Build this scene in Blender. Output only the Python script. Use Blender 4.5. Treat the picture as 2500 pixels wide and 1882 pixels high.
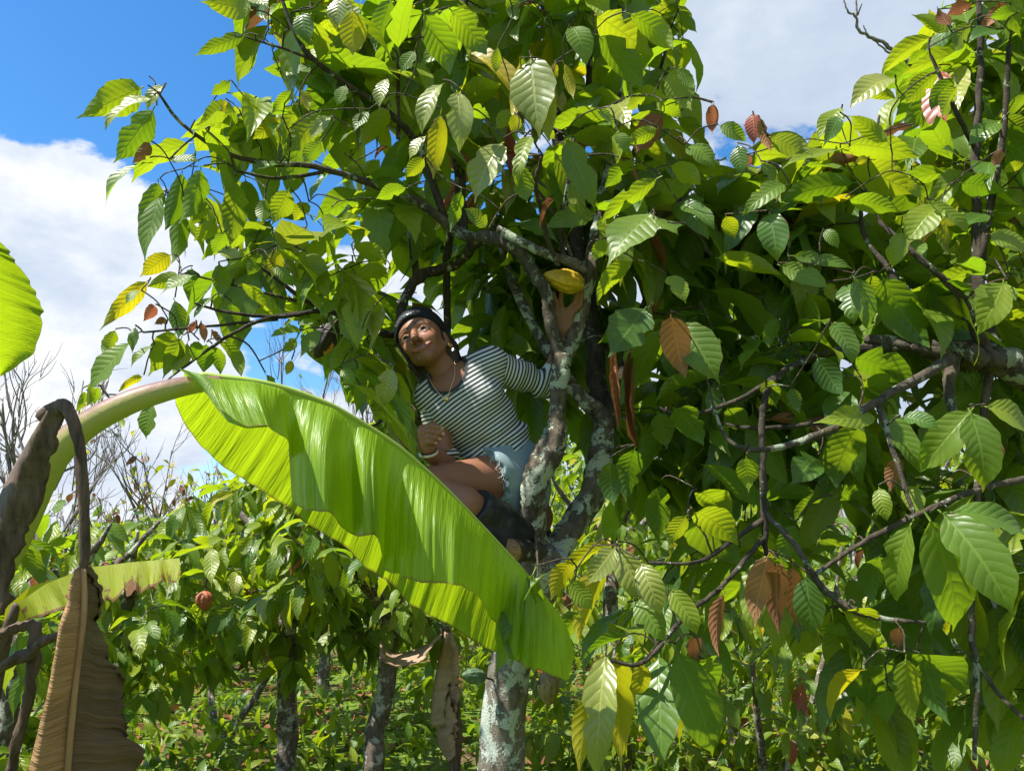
import bpy, bmesh, math, random
import numpy as np
from mathutils import Matrix, Vector
rng = np.random.default_rng(11)
random.seed(5)
scn = bpy.context.scene
for o in list(bpy.data.objects): bpy.data.objects.remove(o)
COL = scn.collection

# ---------------------------------------------------------------- camera
PITCH = math.radians(13.0); CAMH = 1.5
F = 1250 / math.tan(math.radians(33.5))          # focal length in photo pixels (2500 wide)
cd = bpy.data.cameras.new('camera'); cam = bpy.data.objects.new('camera', cd); COL.objects.link(cam)
cd.sensor_width = 36; cd.lens = 18 / math.tan(math.radians(33.5)); cd.clip_start = 0.05; cd.clip_end = 3000
cam.location = (0, 0, CAMH); cam.rotation_euler = (math.pi / 2 + PITCH, 0, 0)
scn.camera = cam
cam_M = Matrix.Translation(cam.location) @ cam.rotation_euler.to_matrix().to_4x4()
RC = np.array(cam_M)[:3, :3]; TC = np.array(cam_M)[:3, 3]

# ---------------------------------------------------------------- sky, sun, exposure
SUN = np.array([-0.50, -0.22, 0.84]); SUN = SUN / np.linalg.norm(SUN)
EL = math.asin(SUN[2]); AZ = math.atan2(SUN[0], SUN[1])
w = bpy.data.worlds.new('World'); scn.world = w; w.use_nodes = True
nt = w.node_tree; nt.nodes.clear()
def N(nt, t, **kw):
    n = nt.nodes.new(t)
    for k, v in kw.items(): setattr(n, k, v)
    return n
def Lk(nt, a, b): nt.links.new(a, b)
def mathn(nt, op, a, b=None, c=None, clamp=False):
    n = nt.nodes.new('ShaderNodeMath'); n.operation = op; n.use_clamp = clamp
    for i, x in enumerate((a, b, c)):
        if x is None: continue
        if isinstance(x, (int, float)): n.inputs[i].default_value = x
        else: nt.links.new(x, n.inputs[i])
    return n.outputs[0]
def mixc(nt, fac, a, b, mode='MIX'):
    n = nt.nodes.new('ShaderNodeMix'); n.data_type = 'RGBA'; n.blend_type = mode
    for i, x in ((0, fac), (6, a), (7, b)):
        if isinstance(x, (int, float)): n.inputs[i].default_value = x
        elif isinstance(x, tuple): n.inputs[i].default_value = (*x, 1)
        else: nt.links.new(x, n.inputs[i])
    return n.outputs[2]
def ramp(nt, fac, stops, interp='LINEAR'):
    n = nt.nodes.new('ShaderNodeValToRGB'); n.color_ramp.interpolation = interp
    e = n.color_ramp.elements
    while len(e) > 1: e.remove(e[-1])
    e[0].position = stops[0][0]; e[0].color = (*stops[0][1], 1)
    for p, c in stops[1:]:
        q = e.new(p); q.color = (*c, 1)
    nt.links.new(fac, n.inputs[0]); return n.outputs[0]
def maprange(nt, x, a, b, c=0, d=1, smooth=True):
    n = nt.nodes.new('ShaderNodeMapRange'); n.interpolation_type = 'SMOOTHSTEP' if smooth else 'LINEAR'
    nt.links.new(x, n.inputs[0])
    for i, v in enumerate((a, b, c, d)): n.inputs[i + 1].default_value = v
    return n.outputs[0]
def noise(nt, vec, scale, detail=4, rough=0.55, dist=0.0):
    n = nt.nodes.new('ShaderNodeTexNoise'); n.inputs['Scale'].default_value = scale
    n.inputs['Detail'].default_value = detail; n.inputs['Roughness'].default_value = rough
    n.inputs['Distortion'].default_value = dist
    if vec is not None: nt.links.new(vec, n.inputs['Vector'])
    return n
sky = N(nt, 'ShaderNodeTexSky', sky_type='NISHITA', sun_disc=False)
sky.sun_elevation = EL; sky.sun_rotation = AZ; sky.air_density = 1.0; sky.dust_density = 0.3; sky.ozone_density = 2.5
tc = N(nt, 'ShaderNodeTexCoord'); g = tc.outputs['Generated']
sp = N(nt, 'ShaderNodeSeparateXYZ'); Lk(nt, g, sp.inputs[0])
mp = N(nt, 'ShaderNodeMapping'); mp.inputs['Scale'].default_value = (1, 1, 1.9); mp.inputs['Location'].default_value = (0.35, 0.2, 0.1)
Lk(nt, g, mp.inputs[0])
n1 = noise(nt, mp.outputs[0], 2.1, 9, 0.56, 0.25)
n2 = noise(nt, mp.outputs[0], 5.5, 8, 0.6, 0.1)
# cloud cover is thicker towards the right and low over the horizon, as a broad bank of cloud
bank = mathn(nt, 'MULTIPLY_ADD', sp.outputs[0], 0.62, 0.10)
low = maprange(nt, sp.outputs[2], 0.08, 0.62, 0.30, -0.10)
cov = mathn(nt, 'ADD', mathn(nt, 'ADD', n1.outputs[0], bank), low)
cov = mathn(nt, 'ADD', cov, mathn(nt, 'MULTIPLY_ADD', n2.outputs[0], 0.55, -0.275))
vd = N(nt, 'ShaderNodeVectorMath', operation='DOT_PRODUCT'); Lk(nt, g, vd.inputs[0]); CUM = np.array([-0.74, 0.95, 0.30]); vd.inputs[1].default_value = tuple(CUM / np.linalg.norm(CUM))
cov = mathn(nt, 'ADD', cov, maprange(nt, vd.outputs['Value'], 0.94, 0.995, 0.0, 0.36))   # a cumulus low on the left
cmask = maprange(nt, cov, 0.60, 0.66)
ccol = mixc(nt, maprange(nt, sp.outputs[0], -0.35, 0.25), ramp(nt, n2.outputs[0], [(0.34, (3.5, 4.2, 5.3)), (0.50, (4.9, 5.3, 5.9)), (0.62, (6.2, 6.3, 6.4))]), ramp(nt, n2.outputs[0], [(0.30, (3.0, 3.6, 4.7)), (0.55, (3.8, 4.4, 5.2)), (0.75, (4.9, 5.3, 5.8))]))
hsv = N(nt, 'ShaderNodeHueSaturation'); hsv.inputs['Saturation'].default_value = 1.32; hsv.inputs['Value'].default_value = 1.38
Lk(nt, sky.outputs[0], hsv.inputs['Color'])
bg = N(nt, 'ShaderNodeBackground'); bg.inputs[1].default_value = 0.078
Lk(nt, mixc(nt, cmask, hsv.outputs[0], ccol), bg.inputs[0])
wo = N(nt, 'ShaderNodeOutputWorld'); Lk(nt, bg.outputs[0], wo.inputs[0])
sd = bpy.data.lights.new('sun', 'SUN'); sd.energy = 5.0; sd.angle = math.radians(0.53); sd.color = (1, 0.955, 0.88)
so = bpy.data.objects.new('sun', sd); COL.objects.link(so)
so.rotation_euler = Vector(-SUN).to_track_quat('-Z', 'Y').to_euler(); so.location = (-5, -3, 9)
scn.view_settings.view_transform = 'Standard'; scn.view_settings.look = 'None'
scn.view_settings.gamma = 1; scn.view_settings.use_curve_mapping = False
scn.view_settings.exposure = 1.12
scn.render.engine = 'CYCLES'
scn.cycles.max_bounces = 12; scn.cycles.transmission_bounces = 8; scn.cycles.diffuse_bounces = 8

# ---------------------------------------------------------------- helpers
def Cs(u, v, d):                      # photo pixel + depth -> camera space
    return np.array([(u - 1250) / F * d, -(v - 941) / F * d, -d])
def P(u, v, d): return RC @ Cs(u, v, d) + TC
def V(u, v, d): return P(u * 2500 / 2212, v * 2500 / 2212, d)
def proj(p):
    q = (np.asarray(p) - TC) @ RC
    dz = np.maximum(-q[..., 2], 1e-3)
    return np.stack([1250 + F * q[..., 0] / dz, 941 - F * q[..., 1] / dz, -q[..., 2]], -1)
def nrm(v): v = np.asarray(v, float); return v / (np.linalg.norm(v, axis=-1, keepdims=True) + 1e-12)
def mesh_from(name, verts, faces, uv=None, mat_idx=None, smooth=True):
    me = bpy.data.meshes.new(name); verts = np.asarray(verts, np.float32)
    if isinstance(faces, np.ndarray) and faces.ndim == 2:
        nf, k = faces.shape
        me.vertices.add(len(verts)); me.vertices.foreach_set('co', verts.ravel())
        me.loops.add(nf * k); me.loops.foreach_set('vertex_index', faces.astype(np.int32).ravel())
        me.polygons.add(nf); me.polygons.foreach_set('loop_start', np.arange(0, nf * k, k, dtype=np.int32))
        me.update(calc_edges=True)
    else:
        me.from_pydata(verts.tolist(), [], faces)
    if uv is not None:
        l = me.uv_layers.new(name='UVMap'); li = np.empty(len(me.loops), np.int32); me.loops.foreach_get('vertex_index', li)
        l.data.foreach_set('uv', np.asarray(uv, np.float32)[li].ravel())
    if mat_idx is not None: me.polygons.foreach_set('material_index', np.asarray(mat_idx, np.int32))
    if smooth: me.polygons.foreach_set('use_smooth', np.ones(len(me.polygons), bool))
    me.update(); return me
def add(name, me, mats, parent=None, **props):
    o = bpy.data.objects.new(name, me); COL.objects.link(o)
    if me is not None and mats is not None and len(me.materials) == 0:
        for m in (mats if isinstance(mats, (list, tuple)) else [mats]): me.materials.append(m)
    if parent is not None: o.parent = parent; o.matrix_parent_inverse = parent.matrix_basis.inverted()
    for k, v in props.items(): o[k] = v
    return o
def thing(name, loc, label, category, group=None):
    o = bpy.data.objects.new(name, None); COL.objects.link(o); o.location = Vector(loc); o.empty_display_size = 0.1
    o['label'] = label; o['category'] = category
    if group: o['group'] = group
    return o
def catmull(pts, sub):
    pts = np.asarray(pts, float); n = len(pts)
    if n < 3 or sub < 2:
        t = np.linspace(0, n - 1, (n - 1) * sub + 1); i = np.minimum(t.astype(int), n - 2); f = (t - i)[:, None]
        return pts[i] * (1 - f) + pts[i + 1] * f
    q = np.vstack([2 * pts[0] - pts[1], pts, 2 * pts[-1] - pts[-2]]); out = []
    for i in range(n - 1):
        p0, p1, p2, p3 = q[i:i + 4]
        for s in range(sub):
            t = s / sub
            out.append(0.5 * (2 * p1 + (p2 - p0) * t + (2 * p0 - 5 * p1 + 4 * p2 - p3) * t * t + (3 * p1 - p0 - 3 * p2 + p3) * t ** 3))
    out.append(pts[-1]); return np.array(out)
def frames(c):
    t = nrm(np.gradient(c, axis=0)); n = len(c); u = np.zeros_like(c)
    a = np.array([0, 0, 1.0]) if abs(t[0][2]) < 0.9 else np.array([1.0, 0, 0])
    u[0] = nrm(np.cross(t[0], a))
    for i in range(1, n):
        x = u[i - 1] - t[i] * np.dot(u[i - 1], t[i]); u[i] = nrm(x)
    return t, u, np.cross(t, u)
def tube(path, sides=8, sub=4, wob=0.0, knob=0.0, seed=0, cap=True):
    """path rows: x y z r -> verts, quad faces (tapered, a little crooked)"""
    c4 = catmull(path, sub); c = c4[:, :3].copy(); r = np.maximum(c4[:, 3], 0.0006); rg = np.random.default_rng(seed + 7)
    m = len(c)
    if wob and m > 3:
        k = rg.normal(size=(m, 3)) * wob * r[:, None]; k[0] = 0; k[-1] = 0
        c += k
    t, u, v = frames(c)
    ang = np.arange(sides) / sides * 2 * math.pi
    ca, sa = np.cos(ang), np.sin(ang)
    rr = np.ones((m, sides))
    if knob:
        s = np.cumsum(np.r_[0, np.linalg.norm(np.diff(c, axis=0), axis=1)])
        for _ in range(6):
            fr = rg.uniform(3, 26); ph = rg.uniform(0, 6.28); q = rg.integers(1, 4); pa = rg.uniform(0, 6.28)
            rr += knob * 0.4 * np.sin(s[:, None] * fr / max(r.max(), 1e-3) * 0.055 + ph + q * ang[None, :] + pa)
    R = r[:, None] * rr
    vs = c[:, None, :] + R[..., None] * (ca[None, :, None] * u[:, None, :] + sa[None, :, None] * v[:, None, :])
    vs = vs.reshape(-1, 3); i = np.arange(m - 1)[:, None] * sides; j = np.arange(sides)[None, :]; j2 = (j + 1) % sides
    f = np.stack([i + j, i + j2, i + sides + j2, i + sides + j], -1).reshape(-1, 4)
    if cap:
        vs = np.vstack([vs, c[:1] - t[:1] * r[0] * 0.3, c[-1:] + t[-1:] * r[-1] * 0.4]); a = len(vs) - 2; b = a + 1; o = (m - 1) * sides
        e = [[(k + 1) % sides, k, a, a] for k in range(sides)] + [[o + k, o + (k + 1) % sides, b, b] for k in range(sides)]
        # close with quads made of pairs
        e2 = []
        for k in range(0, sides - 1, 2): e2.append([(k + 2) % sides, k + 1, k, a]); 
        for k in range(0, sides - 1, 2): e2.append([o + k, o + k + 1, o + (k + 2) % sides, b])
        f = np.vstack([f, np.array(e2)]) if sides % 2 == 0 else f
    return vs, f
def join(parts):
    vs, fs, n = [], [], 0
    for v, f in parts:
        vs.append(v); fs.append(f + n); n += len(v)
    return np.vstack(vs), np.vstack(fs)
def mat(name):
    m = bpy.data.materials.new(name); m.use_nodes = True; n = m.node_tree; n.nodes.clear()
    return m, n
def finish(nt, shader, disp=None):
    o = nt.nodes.new('ShaderNodeOutputMaterial'); nt.links.new(shader, o.inputs[0])
def principled(nt, color, rough=0.6, spec=0.5, normal=None, **kw):
    p = nt.nodes.new('ShaderNodeBsdfPrincipled')
    if isinstance(color, tuple): p.inputs['Base Color'].default_value = (*color, 1)
    else: nt.links.new(color, p.inputs['Base Color'])
    if isinstance(rough, (int, float)): p.inputs['Roughness'].default_value = rough
    else: nt.links.new(rough, p.inputs['Roughness'])
    p.inputs['Specular IOR Level'].default_value = spec
    if normal is not None: nt.links.new(normal, p.inputs['Normal'])
    for k, v in kw.items(): p.inputs[k].default_value = v
    return p
def bump(nt, h, strength=0.5, dist=0.01):
    b = nt.nodes.new('ShaderNodeBump'); b.inputs['Strength'].default_value = strength; b.inputs['Distance'].default_value = dist
    nt.links.new(h, b.inputs['Height']); return b.outputs[0]
def simple(name, color, rough=0.6, spec=0.5, **kw):
    m, n = mat(name); finish(n, principled(n, color, rough, spec, **kw).outputs[0]); return m

# ---------------------------------------------------------------- materials
def leaf_material(name, stops, trans, tfac=0.42, rough=0.40, spec=0.45, spots=None, veins=9.5, bumpd=0.004):
    m, n = mat(name)
    uv = N(n, 'ShaderNodeUVMap', uv_map='UVMap'); s = N(n, 'ShaderNodeSeparateXYZ'); Lk(n, uv.outputs[0], s.inputs[0])
    ax = mathn(n, 'ABSOLUTE', s.outputs[0])
    p = mathn(n, 'MULTIPLY', mathn(n, 'SUBTRACT', s.outputs[1], mathn(n, 'MULTIPLY', mathn(n, 'POWER', ax, 1.25), 0.17)), veins)
    p = mathn(n, 'ADD', p, mathn(n, 'MULTIPLY', noise(n, N(n, 'ShaderNodeNewGeometry').outputs['Position'], 11, 2).outputs[0], 0.9))
    tri = mathn(n, 'MULTIPLY', mathn(n, 'ABSOLUTE', mathn(n, 'SUBTRACT', mathn(n, 'FRACT', p), 0.5)), 2.0)
    vein = maprange(n, tri, 0.86, 1.0)
    mid = maprange(n, ax, 0.10, 0.03)
    vm = mathn(n, 'MAXIMUM', mathn(n, 'MULTIPLY', vein, 0.55), mid)
    gi = N(n, 'ShaderNodeNewGeometry'); oi = N(n, 'ShaderNodeObjectInfo')
    rnd = mathn(n, 'FRACT', mathn(n, 'ADD', gi.outputs['Random Per Island'], oi.outputs['Random']))
    tcn = N(n, 'ShaderNodeTexCoord')
    nz = noise(n, gi.outputs['Position'], 16, 4, 0.6)
    r2 = mathn(n, 'MULTIPLY_ADD', nz.outputs[0], 0.45, mathn(n, 'MULTIPLY_ADD', rnd, 0.75, -0.12), clamp=True)
    col = ramp(n, r2, stops)
    col = mixc(n, mathn(n, 'MULTIPLY', vm, 0.24), col, tuple(min(1, c * 2.0 + 0.03) for c in stops[-1][1]))
    tcol = mixc(n, mathn(n, 'MULTIPLY', vm, 0.36), mixc(n, rnd, trans, tuple(c * q for c, q in zip(trans, (0.62, 0.85, 0.7)))), tuple(c * 0.45 for c in trans))
    # insect damage and browned edges: spots with a shape of their own
    nz2 = noise(n, gi.outputs['Position'], 55, 3, 0.7)
    edge = mathn(n, 'MULTIPLY_ADD', maprange(n, ax, 0.80, 1.0), 0.16, nz2.outputs[0])
    tipb = mathn(n, 'MULTIPLY_ADD', maprange(n, s.outputs[1], 0.82, 1.02), 0.10, edge)
    sp_ = maprange(n, tipb, 0.71, 0.77)
    sc = spots or (0.16, 0.085, 0.03)
    col = mixc(n, sp_, col, sc); tcol = mixc(n, sp_, tcol, tuple(c * 0.6 for c in sc))
    h = mathn(n, 'SUBTRACT', mathn(n, 'POWER', tri, 2.0), 0)
    h = mathn(n, 'MULTIPLY_ADD', nz2.outputs[0], 0.25, mathn(n, 'SUBTRACT', 1.0, mathn(n, 'MAXIMUM', h, mid)))
    nb = bump(n, h, 0.30, bumpd)
    rg_ = mathn(n, 'MULTIPLY_ADD', nz2.outputs[0], 0.22, rough - 0.08)
    a = principled(n, col, rg_, spec, nb); b = N(n, 'ShaderNodeBsdfTranslucent'); Lk(n, tcol, b.inputs[0]); Lk(n, nb, b.inputs[1])
    mx = N(n, 'ShaderNodeMixShader'); mx.inputs[0].default_value = tfac
    Lk(n, a.outputs[0], mx.inputs[1]); Lk(n, b.outputs[0], mx.inputs[2]); finish(n, mx.outputs[0]); return m
LM = {
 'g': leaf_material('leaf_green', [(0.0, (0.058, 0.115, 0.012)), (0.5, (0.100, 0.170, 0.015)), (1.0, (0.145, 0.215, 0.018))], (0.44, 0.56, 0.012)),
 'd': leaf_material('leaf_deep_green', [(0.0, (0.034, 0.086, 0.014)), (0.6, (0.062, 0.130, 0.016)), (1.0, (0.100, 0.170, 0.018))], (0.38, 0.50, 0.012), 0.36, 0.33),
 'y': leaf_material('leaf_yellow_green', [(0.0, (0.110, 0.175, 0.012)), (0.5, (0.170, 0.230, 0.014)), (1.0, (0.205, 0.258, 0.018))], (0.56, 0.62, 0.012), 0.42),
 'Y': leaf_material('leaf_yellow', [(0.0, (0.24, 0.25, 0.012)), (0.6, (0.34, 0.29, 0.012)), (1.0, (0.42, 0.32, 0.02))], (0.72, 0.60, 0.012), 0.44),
 'p': leaf_material('leaf_pale', [(0.0, (0.17, 0.21, 0.035)), (0.6, (0.24, 0.27, 0.05)), (1.0, (0.31, 0.31, 0.06))], (0.55, 0.55, 0.03), 0.34, 0.30, 0.7),
 'b': leaf_material('leaf_brown', [(0.0, (0.16, 0.065, 0.028)), (0.6, (0.24, 0.105, 0.045)), (1.0, (0.33, 0.17, 0.075))], (0.32, 0.13, 0.045), 0.22, 0.62, 0.25, (0.06, 0.03, 0.015)),
 'r': leaf_material('leaf_red_flush', [(0.0, (0.26, 0.06, 0.045)), (0.6, (0.35, 0.10, 0.065)), (1.0, (0.40, 0.18, 0.09))], (0.60, 0.17, 0.08), 0.35, 0.35),
}
LK = list(LM.keys()); LMATS = [LM[k] for k in LK]
def bark_material(name, dark, light, lichen, amount=0.5, scale=1.0):
    m, n = mat(name); g = N(n, 'ShaderNodeNewGeometry').outputs['Position']
    mp = N(n, 'ShaderNodeMapping'); mp.inputs['Scale'].default_value = (1, 1, 0.45); Lk(n, g, mp.inputs[0])
    a = noise(n, mp.outputs[0], 38 * scale, 7, 0.65); b = noise(n, g, 15 * scale, 5, 0.6, 0.5); c = noise(n, g, 150 * scale, 4, 0.7)
    col = ramp(n, a.outputs[0], [(0.30, dark), (0.52, tuple((x + y) / 2 for x, y in zip(dark, light))), (0.72, light)])
    lm = mathn(n, 'MULTIPLY_ADD', c.outputs[0], 0.30, mathn(n, 'SUBTRACT', b.outputs[0], 0.07))
    m1 = maprange(n, lm, 0.69 - 0.13 * amount, 0.735 - 0.13 * amount)
    vor = N(n, 'ShaderNodeTexVoronoi'); vor.inputs['Scale'].default_value = 26 * scale; Lk(n, g, vor.inputs['Vector'])
    m2 = mathn(n, 'MULTIPLY', maprange(n, mathn(n, 'MULTIPLY_ADD', c.outputs[0], 0.5, vor.outputs['Distance']), 0.52, 0.44), maprange(n, noise(n, g, 14 * scale, 2).outputs[0], 0.53, 0.6))
    lmask = mathn(n, 'MAXIMUM', m1, m2)
    lc = mixc(n, c.outputs[0], tuple(x * 0.72 for x in lichen), lichen)
    col = mixc(n, lmask, col, lc)
    h = mathn(n, 'ADD', mathn(n, 'MULTIPLY', a.outputs[0], 1.0), mathn(n, 'MULTIPLY_ADD', c.outputs[0], 0.45, mathn(n, 'MULTIPLY', lmask, 0.25)))
    finish(n, principled(n, col, 0.85, 0.25, bump(n, h, 0.9, 0.012)).outputs[0]); return m
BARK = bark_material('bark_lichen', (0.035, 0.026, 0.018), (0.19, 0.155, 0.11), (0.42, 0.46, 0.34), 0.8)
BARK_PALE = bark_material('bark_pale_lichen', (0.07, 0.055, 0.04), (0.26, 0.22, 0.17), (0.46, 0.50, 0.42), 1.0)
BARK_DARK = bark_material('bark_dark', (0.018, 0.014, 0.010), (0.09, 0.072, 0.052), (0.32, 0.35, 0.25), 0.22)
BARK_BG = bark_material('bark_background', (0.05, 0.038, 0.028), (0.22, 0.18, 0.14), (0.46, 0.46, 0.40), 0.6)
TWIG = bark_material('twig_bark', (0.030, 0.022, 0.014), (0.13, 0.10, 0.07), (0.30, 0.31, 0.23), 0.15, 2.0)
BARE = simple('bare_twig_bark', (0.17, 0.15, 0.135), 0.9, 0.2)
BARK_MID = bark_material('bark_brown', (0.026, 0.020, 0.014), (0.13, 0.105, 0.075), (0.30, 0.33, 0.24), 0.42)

# ---------------------------------------------------------------- leaf meshes
def leaf_template(seed, width=0.40, rows=9, cols=4, bend=0.5, fold=0.25, wave=0.02, twist=0.0, tip=0.08, petiole=0.10, obov=0.0):
    rg = np.random.default_rng(seed)
    ys = np.linspace(0, 1, rows + 1) ** 1.0
    def prof(y):                           # elliptic blade with a short drip tip
        yy = np.clip(y / (1 - tip), 0, 1) ** (0.92 + obov)
        a = np.sin(math.pi * yy ** 0.90) ** 0.72
        t = np.clip((1 - y) / tip, 0, 1) * 0.10
        return np.maximum(a, np.where(y > 1 - tip * 1.6, t, 0))
    th = bend * (1 - 2 * ys) + rg.normal(0, 0.07, len(ys)) - 0.35 * rg.random() * np.clip(ys - 0.75, 0, 1) * 4
    dy = np.diff(ys); cy = np.r_[0, np.cumsum(np.cos((th[1:] + th[:-1]) / 2) * dy)]; cz = np.r_[0, np.cumsum(np.sin((th[1:] + th[:-1]) / 2) * dy)]
    L = math.hypot(cy[-1], cz[-1]); ph = math.atan2(cz[-1], cy[-1])
    cy, cz = (cy * math.cos(-ph) - cz * math.sin(-ph)) / L, (cy * math.sin(-ph) + cz * math.cos(-ph)) / L
    wd = prof(ys) * width / 2; wd[0] = 0.006; wd[-1] = 0.003
    bite = np.ones((len(ys), 2))
    if rows > 6:                           # chewed or torn edges
        for _ in range(int(rg.integers(0, 3))): bite[int(rg.integers(2, rows - 1)), int(rg.integers(2))] = rg.uniform(0.55, 0.85)
    xs = np.linspace(-1, 1, cols + 1); vs, uv = [], []
    p1, p2 = rg.uniform(0, 6.28, 2); f1 = rg.uniform(7, 12)
    for i, y in enumerate(ys):
        for x in xs:
            fo = fold * (1 + 0.3 * math.sin(3 * y + p1))
            X = x * wd[i] * math.cos(fo * abs(x)); Z = -abs(x) * wd[i] * math.sin(fo) if fo < 0 else abs(x) * wd[i] * math.sin(fo)
            ed = wave * math.sin(f1 * y + p1 + (2.1 if x > 0 else 0)) * abs(x) ** 2 * min(1, wd[i] / width * 4)
            edx = wd[i] * 0.13 * math.sin(f1 * 1.7 * y + p2 + (1.3 if x > 0 else 0)) * abs(x)
            a = twist * (y - 0.5); xx = (X + math.copysign(edx, x)) * bite[i, int(x > 0)] if abs(x) > 0.9 else X
            zz = Z + ed
            vs.append((xx * math.cos(a) - zz * math.sin(a), cy[i] - zz * math.sin(th[i]) * 0.6, cz[i] + xx * math.sin(a) + zz * math.cos(a))); uv.append((x, y))
    fs = []
    for i in range(rows):
        for j in range(cols):
            q = i * (cols + 1) + j; fs.append((q, q + 1, q + cols + 2, q + cols + 1))
    b = len(vs)                            # petiole: a thin curved strip with a swollen end
    k = petiole; d0 = np.array([0, math.cos(bend + 0.25), math.sin(bend + 0.25)])
    for s, wdt in ((0, 0.010), (1, 0.011)):
        c = -d0 * k * s + np.array([0, 0, -0.0])
        vs += [tuple(c + np.array([-wdt, 0, 0.004])), tuple(c + np.array([wdt, 0, 0.004])), tuple(c + np.array([0, 0.004, -0.010]))]
        uv += [(0, 0.02)] * 3
    m = cols // 2
    for a, c in ((0, 1), (1, 2), (2, 0)): fs.append((b + a, b + c, b + 3 + c, b + 3 + a))
    # weld the blade to the petiole so that the whole leaf is one island
    fs.append((b + 0, b + 1, m + 1, m - 1))
    return np.array(vs), np.array(fs), np.array(uv)
TPL = []
for i in range(14):
    r = np.random.default_rng(100 + i)
    TPL.append(leaf_template(100 + i, r.uniform(0.31, 0.40), 9, 4, r.uniform(0.15, 0.75), r.uniform(0.1, 0.45), r.uniform(0.015, 0.04), r.uniform(-0.6, 0.6), r.uniform(0.05, 0.11), 0.10, r.uniform(-0.05, 0.12)))
TPLW = []                                  # flatter, broader hero leaves
for i in range(8):
    r = np.random.default_rng(300 + i)
    TPLW.append(leaf_template(300 + i, 0.43, 10, 4, r.uniform(0.15, 0.65), r.uniform(0.08, 0.35), r.uniform(0.015, 0.045), r.uniform(-0.5, 0.5), r.uniform(0.05, 0.10), 0.09, r.uniform(0, 0.12)))
TPLC = []                                  # curled, dried leaves
for i in range(4):
    r = np.random.default_rng(400 + i)
    TPLC.append(leaf_template(400 + i, 0.40, 10, 4, r.uniform(0.2, 0.5), r.uniform(0.7, 1.15), 0.06, r.uniform(-1.2, 1.2), 0.06, 0.09, 0.05))
TPLF = [leaf_template(500 + i, 0.42, 4, 2, 0.3 + 0.1 * i, 0.25, 0.0, 0.3, 0.1, 0.06) for i in range(4)]   # far leaves
TS = {'n': TPL, 'w': TPLW, 'c': TPLC, 'f': TPLF}
_tm = {}
def tpl_mesh(s, i, kind):
    key = (s, i, kind)
    if key not in _tm:
        v, f, uv = TS[s][i]; me = mesh_from('leaf_blade_mesh', v, f, uv); me.materials.append(LM[kind]); _tm[key] = me
    return _tm[key]
def leaf_mat3(a, n, L, wsc=1.0):
    a = nrm(a); n = np.asarray(n, float); n = n - a * np.dot(n, a); n = nrm(n); x = np.cross(a, n)
    return np.stack([x * L * wsc, a * L, n * L], 1)       # columns
SUNGAPS = []                               # openings in the canopy where a sunbeam gets through: (point, radius)
def in_sun_gap(b, ax, L):
    for p, r in SUNGAPS:
        for k in (0.15, 0.5, 0.85):
            q = b + ax * k - p; t = q @ SUN
            if t > 0.04 and np.linalg.norm(q - t * SUN) < r + 0.15 * L: return True
    return False
class Foliage:
    """leaves of one plant: the ones that show largest become parts, the rest one joined part"""
    def __init__(s): s.items = []
    def leaf(s, base, a, n, L, kind='g', tpl=None, wsc=1.0, hero=False):
        if tpl is None:
            t = 'c' if kind == 'b' and rng.random() < 0.6 else 'n'; tpl = (t, int(rng.integers(len(TS[t]))))
        M = leaf_mat3(a, n, L, wsc)
        if in_sun_gap(base, M[:, 1], L): return
        s.items.append((np.asarray(base, float) + M[:, 1] * 0.0, M, kind, tpl, hero))
    def build(s, parent, nparts, min_px=0):
        if not s.items: return
        mids = np.array([b + M[:, 1] * 0.5 for b, M, *_ in s.items]); pr = proj(mids)
        Ls = np.array([np.linalg.norm(M[:, 1]) for _, M, *_ in s.items]); px = Ls * F / np.maximum(pr[:, 2], 0.2)
        inside = (pr[:, 0] > -60) & (pr[:, 0] < 2560) & (pr[:, 1] > -60) & (pr[:, 1] < 1940) & (pr[:, 2] > 0)
        # nearest first: the leaves in front show, those behind are covered
        score = np.where(inside, px, 0) * np.exp(-0.35 * (pr[:, 2] - pr[:, 2].min())) + np.array([1e4 if it[4] else 0 for it in s.items])
        score = np.where(inside, score, -1); order = np.argsort(-score)
        chosen = [i for i in order[:nparts] if score[i] > min_px]; cs = set(int(i) for i in chosen)
        pinv = parent.matrix_basis.inverted()
        for i in chosen:
            b, M, kind, (ts, ti), h = s.items[i]
            o = bpy.data.objects.new('leaf', tpl_mesh(ts, ti, kind)); COL.objects.link(o)
            W = Matrix(((*M[0], b[0]), (*M[1], b[1]), (*M[2], b[2]), (0, 0, 0, 1)))
            o.parent = parent; o.matrix_parent_inverse = pinv; o.matrix_basis = W
        rest = [i for i in range(len(s.items)) if i not in cs]
        if rest: s.joined('foliage', [s.items[i] for i in rest], parent)
    def joined(s, name, items, parent=None, **props):
        vs, fs, us, ms, n = [], [], [], [], 0
        for b, M, kind, (ts, ti), h in items:
            v, f, uv = TS[ts][ti]; vs.append(v @ M.T + b); fs.append(f + n); us.append(uv); n += len(v)
            ms.append(np.full(len(f), LK.index(kind)))
        me = mesh_from(name, np.vstack(vs), np.vstack(fs), np.vstack(us), np.concatenate(ms))
        return add(name, me, LMATS, parent, kind='stuff', **props)
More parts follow.
